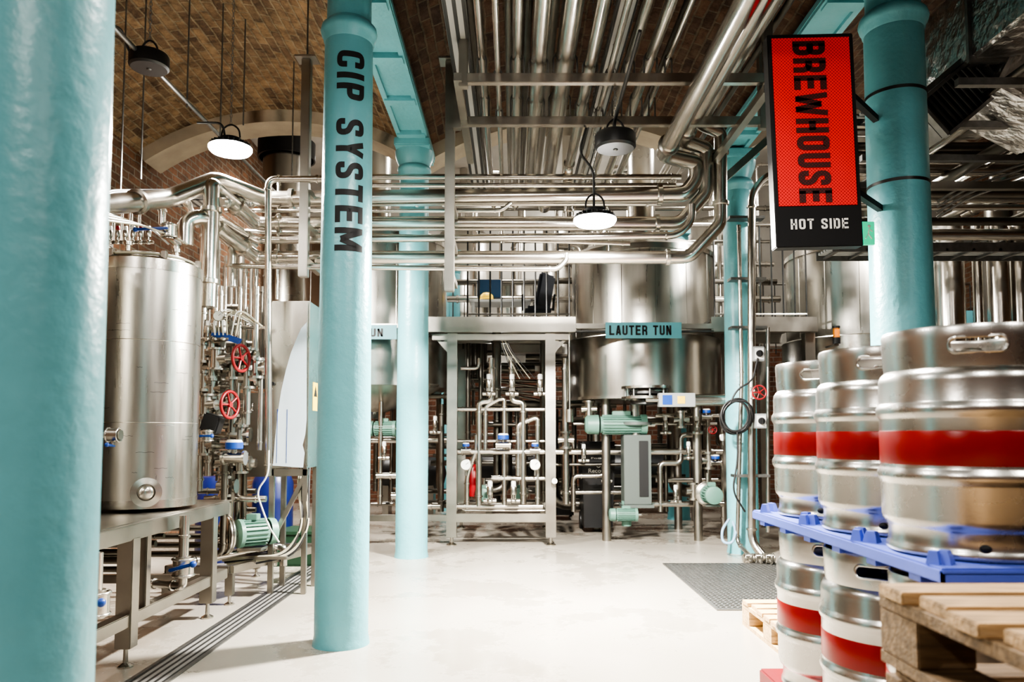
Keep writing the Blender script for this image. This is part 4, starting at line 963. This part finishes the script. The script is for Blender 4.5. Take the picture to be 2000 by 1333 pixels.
pipe([(1120,1000,8.1),(1120,930,8.1),(1180,930,8.1),(1180,860,8.1)],.026,8.1,group=LP,label="stepped "+LL,bend=.06)
pipe([(735,930,7.9),(790,930,7.9),(790,990,7.9),(860,990,7.9)],.03,7.9,group=LP,label="stepped "+LL,bend=.06)
for px,py in ((1320,985),(1345,900),(1140,905),(1185,945),(750,900),(850,850),(1300,850)): actuator(P(px,py,7.85),.042)
for px,py in ((1105,860),(1385,900),(1355,960),(780,970),(1150,800),(1330,820)):
    p=P(px,py,7.85); t=empty("pipe_tee",p-V((0,0,.05)),"flanged stainless fitting under the vessels","pipe fitting",group="lower pipe fittings")
    add("fitting_body",G().cyl(p-V((0,0,.08)),p+V((0,0,.08)),.045).cyl(p-V((.08,0,0)),p+V((.08,0,0)),.04).cyl(p+V((0,0,.07)),p+V((0,0,.09)),.07).cyl(p-V((0,0,.09)),p-V((0,0,.07)),.07),steel,t)
rd=random.Random(33)
for k in range(30):
    px=735+k*23+rd.uniform(-8,8); y0=rd.choice((640,690,760,800)); y1=rd.choice((830,870,960,985)); Y=rd.uniform(8.95,9.5)
    q=[(px,y0,Y),(px,y1,Y)]
    if k%2: q.append((px+rd.choice((-60,60,90)),y1,Y))
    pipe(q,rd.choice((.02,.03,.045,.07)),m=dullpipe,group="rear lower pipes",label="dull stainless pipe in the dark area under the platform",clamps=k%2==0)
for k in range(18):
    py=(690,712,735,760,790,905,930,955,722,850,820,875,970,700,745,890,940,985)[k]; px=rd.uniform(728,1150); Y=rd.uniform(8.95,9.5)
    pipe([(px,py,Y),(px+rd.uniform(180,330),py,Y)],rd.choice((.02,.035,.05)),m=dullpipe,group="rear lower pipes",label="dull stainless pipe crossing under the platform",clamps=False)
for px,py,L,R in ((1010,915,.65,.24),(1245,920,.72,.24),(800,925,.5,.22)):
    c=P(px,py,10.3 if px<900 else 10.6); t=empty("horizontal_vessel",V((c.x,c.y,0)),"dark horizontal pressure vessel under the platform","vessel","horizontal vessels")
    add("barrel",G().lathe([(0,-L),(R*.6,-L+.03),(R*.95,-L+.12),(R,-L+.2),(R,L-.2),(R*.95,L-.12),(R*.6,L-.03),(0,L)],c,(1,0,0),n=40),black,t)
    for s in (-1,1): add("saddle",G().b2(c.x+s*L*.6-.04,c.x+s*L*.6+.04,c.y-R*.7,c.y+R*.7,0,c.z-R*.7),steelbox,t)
pipe([(1112,655,7.3),(1112,800,7.3)],.008,label="slim drop pipe beside the frame"); add("float_switch",G().cyl(P(1112,825,7.3),P(1112,800,7.3),.035,n=20),steel,label="small stainless cylinder on a drop pipe",cat="sensor")
pump(P(1386,966,7.6),(0,-1,0),.09,.2,lab="stainless pump with green motor facing the aisle")
for px,py in ((1380,815),(1398,905)): flowmeter(P(px,py,7.8),.04)
wheelvalve(P(1392,840,7.6),(0,1,0),.04); gauge(P(1412,855,7.6),.04)
actuator(P(1362,850,7.7),.04)
def bin_(px0,px1,py,Y,logo):
    a=P(px0,py,Y); b=P(px1,py,Y); w=b.x-a.x; zt=a.z; 
    t=empty("wheeled_bin",((a.x+b.x)/2,Y+.3,0),"black plastic wheeled recycling bin"+(" with white lettering" if logo else ""),"bin","wheeled bins")
    g=G(); cx=(a.x+b.x)/2
    lo=[g.bm.verts.new((cx+sx*w*.42,Y+.06+dy*.42,.06)) for sx,dy in ((-1,0),(1,0),(1,1),(-1,1))]; hi=[g.bm.verts.new((cx+sx*w*.5,Y+dy*.55,zt)) for sx,dy in ((-1,0),(1,0),(1,1),(-1,1))]
    g.bm.faces.new(lo[::-1]); g.bm.faces.new(hi)
    for k in range(4): g.bm.faces.new((lo[k],lo[(k+1)%4],hi[(k+1)%4],hi[k]))
    add("bin_body",g,black,t); add("lid",G().b2(cx-w*.53,cx+w*.53,Y-.03,Y+.6,zt,zt+.05,bev=.02),black,t)
    for s in (-1,1): add("wheel",G().cyl((cx+s*w*.45,Y+.5,.1),(cx+s*w*.36,Y+.5,.1),.1,n=24),black,t)
    add("handle",G().tube([V((cx-w*.35,Y+.6,zt)),V((cx-w*.35,Y+.68,zt+.02)),V((cx+w*.35,Y+.68,zt+.02)),V((cx+w*.35,Y+.6,zt))],.012,.03),black,t)
    if logo:
        def f(u,v):
            z=P(0,924,Y).z+v*.045; return V((cx-w*.3+u*w*.6,Y-.004+(zt-z)*.06/zt,z))
        text("bin_lettering","Recorra",t,whitetxt,f,bold=.01,label="white word Recorra")
        def f3(u,v):
            z=P(0,897,Y).z+v*.02; return V((cx-w*.22+u*w*.4,Y-.004+(zt-z)*.06/zt,z))
        text("bin_lettering","Food",t,whitetxt,f3,bold=.01)
        z=P(0,914,Y).z+.005; c=V((cx,Y-.004+(zt-z)*.06/zt,z+.02)); add("bin_emblem",G().torus(c,.022,.004,(0,1,0)),whitetxt,t)
bin_(1136,1202,872,8.35,True); bin_(1070,1125,880,9.65,False)
# ------------------------------------------------------------ column-side equipment
pipe([(1520,335,6.75),(1490,350,6.75),(1468,380,6.75),(1468,1060,6.75),(1500,1098,6.6)],.036,6.75,label="tall stainless pipe strapped beside the column",bend=.1)
pipe([(1443,440,6.8),(1443,740,6.8),(1440,1060,6.8),(1478,1100,6.5)],.018,6.8,label="slim stainless pipe down the column",bend=.06)
pipe([(1500,640,6.8),(1500,1040,6.8)],.016,6.8)
for py in (425,545,640,930): 
    z=ZF(py,6.8); add("pipe_clip",G().b2(1.98,2.3,6.78,6.90,z-.012,z+.012),galv,label="galvanised strut clip holding pipes to the column",cat="bracket",group="column clips")
def swbox(px,py,w=.10,h=.13):
    p=P(px,py,6.7); t=empty("isolator_switch",p-V((0,0,h/2)),"grey isolator switch box on the column","switch","isolator switches")
    add("enclosure",G().box(p,(w,.08,h),bev=.006),grey,t); add("rotary_knob",G().cyl(p-V((0,.04,0)),p-V((0,.06,0)),.03,n=20).box(p-V((0,.065,0)),(.015,.02,.055)),blackp,t); add("face_plate",G().box(p-V((0,.041,0)),(w*.8,.003,h*.75)),white,t)
swbox(1480,692); swbox(1484,823)
wheelvalve(P(1483,767,6.6),(0,1,0),.06,lab="red handwheel valve on the column pipe")
t=empty("coiled_cable",P(1438,845,6.6),"black cable coiled and hung on the column","cable")
for k in range(6):
    c=P(1438+(k%3)*3-3,812+(k%2)*4,6.62+.015*k); M=Matrix.Translation(c)@Matrix.Rotation(pi/2+.1*k,4,'X')
    add("cable_loop",G().tube([M@V((.13*cos(a*pi/16)*(.9+.03*k),.15*sin(a*pi/16)*(.9+.04*k),0)) for a in range(32)],.008,n=8,closed=True),cable,t)
pipe([(1480,700,6.65),(1470,745,6.62),(1440,760,6.62),(1425,790,6.62)],.008,m=cable,clamps=False,bend=.1,cat="cable",name="power_cable",label="black cable from the switch box",n=8)
pipe([(1440,845,6.62),(1445,900,6.62),(1430,960,6.62),(1455,1000,6.7)],.008,m=cable,clamps=False,bend=.1,cat="cable",name="power_cable",label="black cable hanging down the column",n=8)
pipe([(1424,1015,6.9),(1410,1035,6.8),(1410,1060,6.8),(1430,1068,6.7),(1438,1040,6.8),(1425,1020,6.9)],.012,m=hose,clamps=False,bend=.1,cat="hose",name="water_hose",label="pale blue hose looped by the column base",n=10)
for k in range(3): bvalve(P(1462+k*20,1092,6.5-.05*k),(1,0,0),.028,steel,(0,-.3,1),.05,lab="small stainless drain valve near the floor")
t=empty("beacon_light",P(1634,672,7.2),"amber warning beacon on the platform edge","beacon light")
p=P(1634,672,7.2); add("base",G().cyl(p,p+V((0,0,.06)),.035),black,t); add("lens",G().cyl(p+V((0,0,.06)),p+V((0,0,.15)),.03),orange,t); add("cap",G().cyl(p+V((0,0,.15)),p+V((0,0,.17)),.035),black,t); add("mounting_arm",G().b2(p.x-.02,p.x+.02,p.y,7.42,p.z-.02,p.z),steelbox,t)
# ------------------------------------------------------------ desk and chair on platform
zd=ZD
t=empty("work_desk",(-.1,9.1,zd),"white desk on the platform","desk")
add("top",G().b2(-.5,.22,8.8,9.2,zd+.42,zd+.45,bev=.004),white,t)
for x in (-.46,.18):
    for y in (8.85,9.15): add("leg",G().b2(x-.02,x+.02,y-.02,y+.02,zd,zd+.42),white,t)
add("shelf",G().b2(-.46,.18,8.85,9.15,zd+.14,zd+.16),white,t)
t=empty("desk_monitor",(-.3,9.0,zd+.45),"flat computer monitor on the desk","monitor")
add("screen",G().b2(-.42,-.12,9.08,9.11,zd+.52,zd+.74,bev=.005),mat("screen_blue",(.02,.05,.10),0,.2),t); add("stand",G().b2(-.29,-.25,9.1,9.12,zd+.45,zd+.6).b2(-.35,-.19,9.03,9.15,zd+.45,zd+.46),black,t)
t=add("hard_hat",G().lathe([(.09,0),(.10,.01),(.08,.02),(.075,.06),(.045,.09),(0,.1)],(-.3,8.9,zd+.45),n=28),yellow,label="yellow hard hat on the desk",cat="helmet")
cf=mat("dark_grey_fabric",(.06,.065,.08),0,.8)
t=empty("office_chair",(.3,8.6,zd),"dark grey mesh office chair on the platform","chair")
add("seat",G().box((.3,8.6,zd+.28),(.3,.34,.07),bev=.03),cf,t)
add("backrest",G().box((.38,8.68,zd+.52),(.32,.05,.40),rot=Matrix.Rotation(1.0,4,'Z')@Matrix.Rotation(.2,4,'X'),bev=.022),cf,t)
add("gas_column",G().cyl((.3,8.6,zd+.05),(.3,8.6,zd+.28),.025),steel,t)
g=G()
for k in range(5): a=k*2*pi/5; g.bar((.3,8.6,zd+.07),(.3+.2*cos(a),8.6+.2*sin(a),zd+.05),.025)
add("star_base",g,black,t)
for k in range(5): a=k*2*pi/5; add("castor",G().sphere((.3+.2*cos(a),8.6+.2*sin(a),zd+.025),.025),black,t)
for s in (-1,1): add("armrest",G().tube([V((.3+s*.17,8.6,zd+.28)),V((.3+s*.18,8.6,zd+.42)),V((.3+s*.18,8.45,zd+.43))],.014,.04),black,t)
# ------------------------------------------------------------ lamps
def lamp(px,py,Y,dia,lit,energy=0,ceil=None,name="high_bay_or_fill_lamp",loc=None):
    c=V(loc) if loc else P(px,py,Y); R=dia/2
    if ceil is None: ceil=vz(c.x,c.y)
    t=empty(name,c,("lit round high bay or added fill lamp hanging from a chain" if lit else "black unlit round pendant lamp hanging from a chain"),"lamp","high bay lamps")
    if lit:
        add("housing",G().lathe([(R*.98,0),(R,.008),(R*.98,.022),(R*.75,.03),(R*.55,.04),(R*.5,.075),(R*.3,.085),(0,.085)],c,n=48),black,t)
        g=G()
        for k in range(24): a=k*2*pi/24; g.bar(c+V((R*.5*cos(a),R*.5*sin(a),.045)),c+V((R*.92*cos(a),R*.92*sin(a),.03)),.006,.02)
        add("cooling_fins",g,darksteel,t)
        add("lens",G().lathe([(0,-.036),(R*.6,-.032),(R*.9,-.020),(R*1.0,.0),(R*1.0,.012),(R*.9,.014)],c,n=48),emis,t)
    else:
        add("housing",G().lathe([(0,0),(R*.35,.0),(R*.9,.0),(R,.012),(R,.075),(R*.93,.09),(0,.095)],c,n=48),black,t)
        add("sensor_lens",G().sphere(c,.014,(1,1,.6)),darksteel,t)
    tp=c+V((0,0,.085))
    add("hanger_loop",G().tube([tp+V((-R*.45,0,0)),tp+V((-R*.4,0,.06)),tp+V((0,0,.1)),tp+V((R*.4,0,.06)),tp+V((R*.45,0,0))],.006,.05,n=8),black,t)
    g=G(); z=tp.z+.1; k=0
    while z<ceil-.02:
        M=Matrix.Translation((c.x,c.y,z))@Matrix.Rotation(k*pi/2,4,'Z')@Matrix.Rotation(pi/2,4,'X')
        g.tube([M@V((.008*cos(a*pi/4),.016*sin(a*pi/4),0)) for a in range(8)],.0022,n=5,closed=True); z+=.027; k+=1
    add("chain",g,galv,t)
    if energy:
        ld=bpy.data.lights.new("lamp_light","AREA"); ld.shape="DISK"; ld.size=dia*.9; ld.energy=energy; ld.color=(1,.95,.875)
        lo=bpy.data.objects.new("lamp_light",ld); lo.parent=t; lo.location=(0,0,-.05); COL.objects.link(lo)
    return t
lamp(450,292,5.15,.29,True,560); lamp(1162,432,4.75,.27,True,760)
lamp(291,135,4.4,.225,False); lamp(1202,292,4.2,.23,False)
for x,y,z,e in ((.1,2.4,3.0,42),(-2.4,1.6,3.2,20),(.6,-1.0,3.4,36),(-2.2,-1.2,3.4,50),(3.3,2.2,3.5,18),(3.0,-1.0,3.4,30),(3.35,6.5,3.42,110)):  # unseen lamps added for front fill; the last, column-hidden one brightens the kettle
    lamp(0,0,0,.27,True,e,loc=(x,y,z))
for x,y,e in ((-2.4,10.2,60),(-.2,8.8,70),(2.6,8.6,70),(1.0,11.6,40),(5.2,8.8,30)):  # lamps added to make the space beyond the arches look bright
    lamp(0,0,0,.29,True,e,loc=(x,y,4.7))
for x,y,e in ((-.2,9.9,7),(1.6,9.9,7),(-1.7,10.2,5)):  # added fill lamps that brighten the rear brick under the platform
    lamp(0,0,0,.2,True,e,loc=(x,y,ZD-.25),ceil=ZD-.12,name="under_platform_fill_lamp")
pipe([V((-2.2,3.2,3.33)),V((-2.2,6.9,3.33))],.014,m=galv,clamps=False,label="galvanised lighting conduit under the vault",cat="conduit",name="lighting_conduit")
for px,y1,Y in ((365,210,5.0),(430,268,5.4),(475,245,5.6),(235,380,5.0),(275,350,5.2),(570,350,6.2)):
    p=P(px,y1,Y); add("threaded_rod",G().cyl(p,(p.x,Y,vz(p.x)+.01),.006,n=8),galv,label="thin threaded steel rod hanging from the vault",cat="rod",group="hanger rods")
pipe([(290,110,4.4),(275,95,4.4),(255,110,4.5),(235,60,4.4),(205,40,4.1)],.008,m=cable,clamps=False,bend=.08,label="black lamp flex hanging below the vault",cat="cable",name="lamp_cable",n=8,group="lamp cables")
pipe([(385,240,5.1),(400,235,5.1),(435,235,5.1),(445,270,5.15)],.008,m=cable,clamps=False,bend=.08,label="black lamp flex between the lamp and conduit",cat="cable",name="lamp_cable",n=8,group="lamp cables")
pipe([(1200,270,4.2),(1200,240,4.2),(1250,60,3.6)],.01,m=cable,clamps=False,label="black lamp flex running up between pipes",cat="cable",name="lamp_cable",n=8,group="lamp cables")
pipe([(1160,410,4.75),(1155,330,4.75),(1130,300,4.7),(1145,250,4.7)],.008,m=cable,clamps=False,bend=.1,label="black lamp flex looping above the lamp",cat="cable",name="lamp_cable",n=8,group="lamp cables")
# ------------------------------------------------------------ right ceiling services
for k in range(12):
    z=ZF(250+k*18,5.8); pipe([V((2.35,5.6+.12*(k%4),z)),V((6.8,5.6+.12*(k%4),z))],.022+.012*(k%3),label="stainless pipe crossing below the vault",group="crossing pipes",m=steelpipe if k%2 else dullpipe)
for k in range(7):
    x=2.75+k*.3; pipe([V((x,2.6,3.05+.1*(k%2))),V((x,7.0,3.05+.1*(k%2)))],.02+.012*(k%3),label="overhead stainless pipe in the side bay",group="side bay pipes",m=steelpipe if k%2 else dullpipe)
for k in range(5):
    y=3.9+k*.55; t=add("strut_channel",G().b2(2.35,6.6,y-.02,y+.02,2.92,2.96),galv,label="galvanised strut channel under the services",cat="strut",group="strut channels")
for a,b in (((2.4,5.0,2.75),(6.6,5.0,2.75)),((2.4,4.4,2.65),(3.6,7.2,2.65)),((1.5,5.4,2.9),(2.0,5.4,3.35))):
    add("strut_brace",G().bar(a,b,.05,.05),steelbox,label="steel brace among overhead services",cat="strut",group="strut braces")
def ladder(y,z):
    t=empty("cable_ladder",(4.4,y,z),"galvanised cable ladder carrying grey cables","cable tray","cable ladders")
    for s in (0,.3): add("side_rail",G().b2(2.4,6.8,y+s,y+s+.01,z,z+.07),galv,t)
    for k in range(22): add("rung",G().b2(2.45+k*.2,2.47+k*.2,y,y+.3,z+.01,z+.025),galv,t)
    for k in range(5): add("grey_cable",G().tube([V((2.4,y+.05+k*.05,z+.04)),V((4,y+.04+k*.055,z+.045)),V((6.8,y+.05+k*.05,z+.04))],.012,n=8),grey,t)
ladder(6.4,2.75); ladder(4.9,3.25); ladder(5.6,2.45)
for k in range(4):
    pipe([(1830,425-k*10,5.2),(1895,385-k*10,5.1),(2060,330-k*10,4.9)],.009,m=galv,clamps=False,bend=.1,label="grey conduit running across the side bay",cat="cable",name="armoured_cable",group="sweeping cables",n=8)
for k,(px,pw) in enumerate(((1850,.12),(1945,.09),(1985,.07),(1905,.04))):
    p=P(px,440,6.6); pipe([p,V((p.x,p.y,0.0))],pw,label="upright steel duct beyond the column",name="steel_duct",clamps=False,group="upright ducts")
t=empty("foil_duct",(2.95,3.2,3.2),"silver foil wrapped rectangular air duct","duct")
add("duct_body",G().b2(2.62,3.4,1.2,5.4,3.22,3.72,bev=.02),foil,t)
for k in range(5): y=1.8+k*.8; add("joint_flange",G().b2(2.60,3.42,y-.012,y+.012,3.20,3.74),galv,t)
add("duct_elbow",G().box((3.05,4.4,3.12),(.5,.5,.42),rot=Matrix.Rotation(.5,4,'Y'),bev=.02),foil,t)
def coil():
    c=P(1876,188,4.3); R=Matrix.Rotation(radians(-40),4,'Y')
    t=empty("fan_coil_unit",c,"air unit with black slatted outlet grille","air conditioner")
    def L(v): return c+(R@V(v))
    W,Hh=.44,.25
    add("casing",G().box(c+R@V((0,.22,0)),(W,.36,Hh),rot=R,bev=.006),galv,t)
    for v,s in (((0,0,Hh/2),(W,.05,.02)),((0,0,-Hh/2),(W,.05,.02)),((W/2,0,0),(.02,.05,Hh)),((-W/2,0,0),(.02,.05,Hh))): add("grille_frame",G().box(L(v),s,rot=R),galv,t)
    add("back_panel",G().box(L((0,.03,0)),(W-.02,.01,Hh-.01),rot=R),blackp,t)
    for k in range(11): add("louvre_slat",G().box(L((-.19+.038*k,0,0)),(.020,.006,Hh-.01),rot=R@Matrix.Rotation(.5,4,'Z')),louvre,t)
    add("top_bracket",G().box(L((.05,.1,Hh/2+.03)),(W*.8,.2,.03),rot=R),galv,t)
coil()
# ------------------------------------------------------------ world
w=bpy.data.worlds.new("world"); scene.world=w; w.use_nodes=True
w.node_tree.nodes["Background"].inputs[0].default_value=(1,.93,.85,1); w.node_tree.nodes["Background"].inputs[1].default_value=.04
scene.view_settings.view_transform='AgX'; scene.view_settings.look='AgX - High Contrast'; scene.view_settings.exposure=-0.1
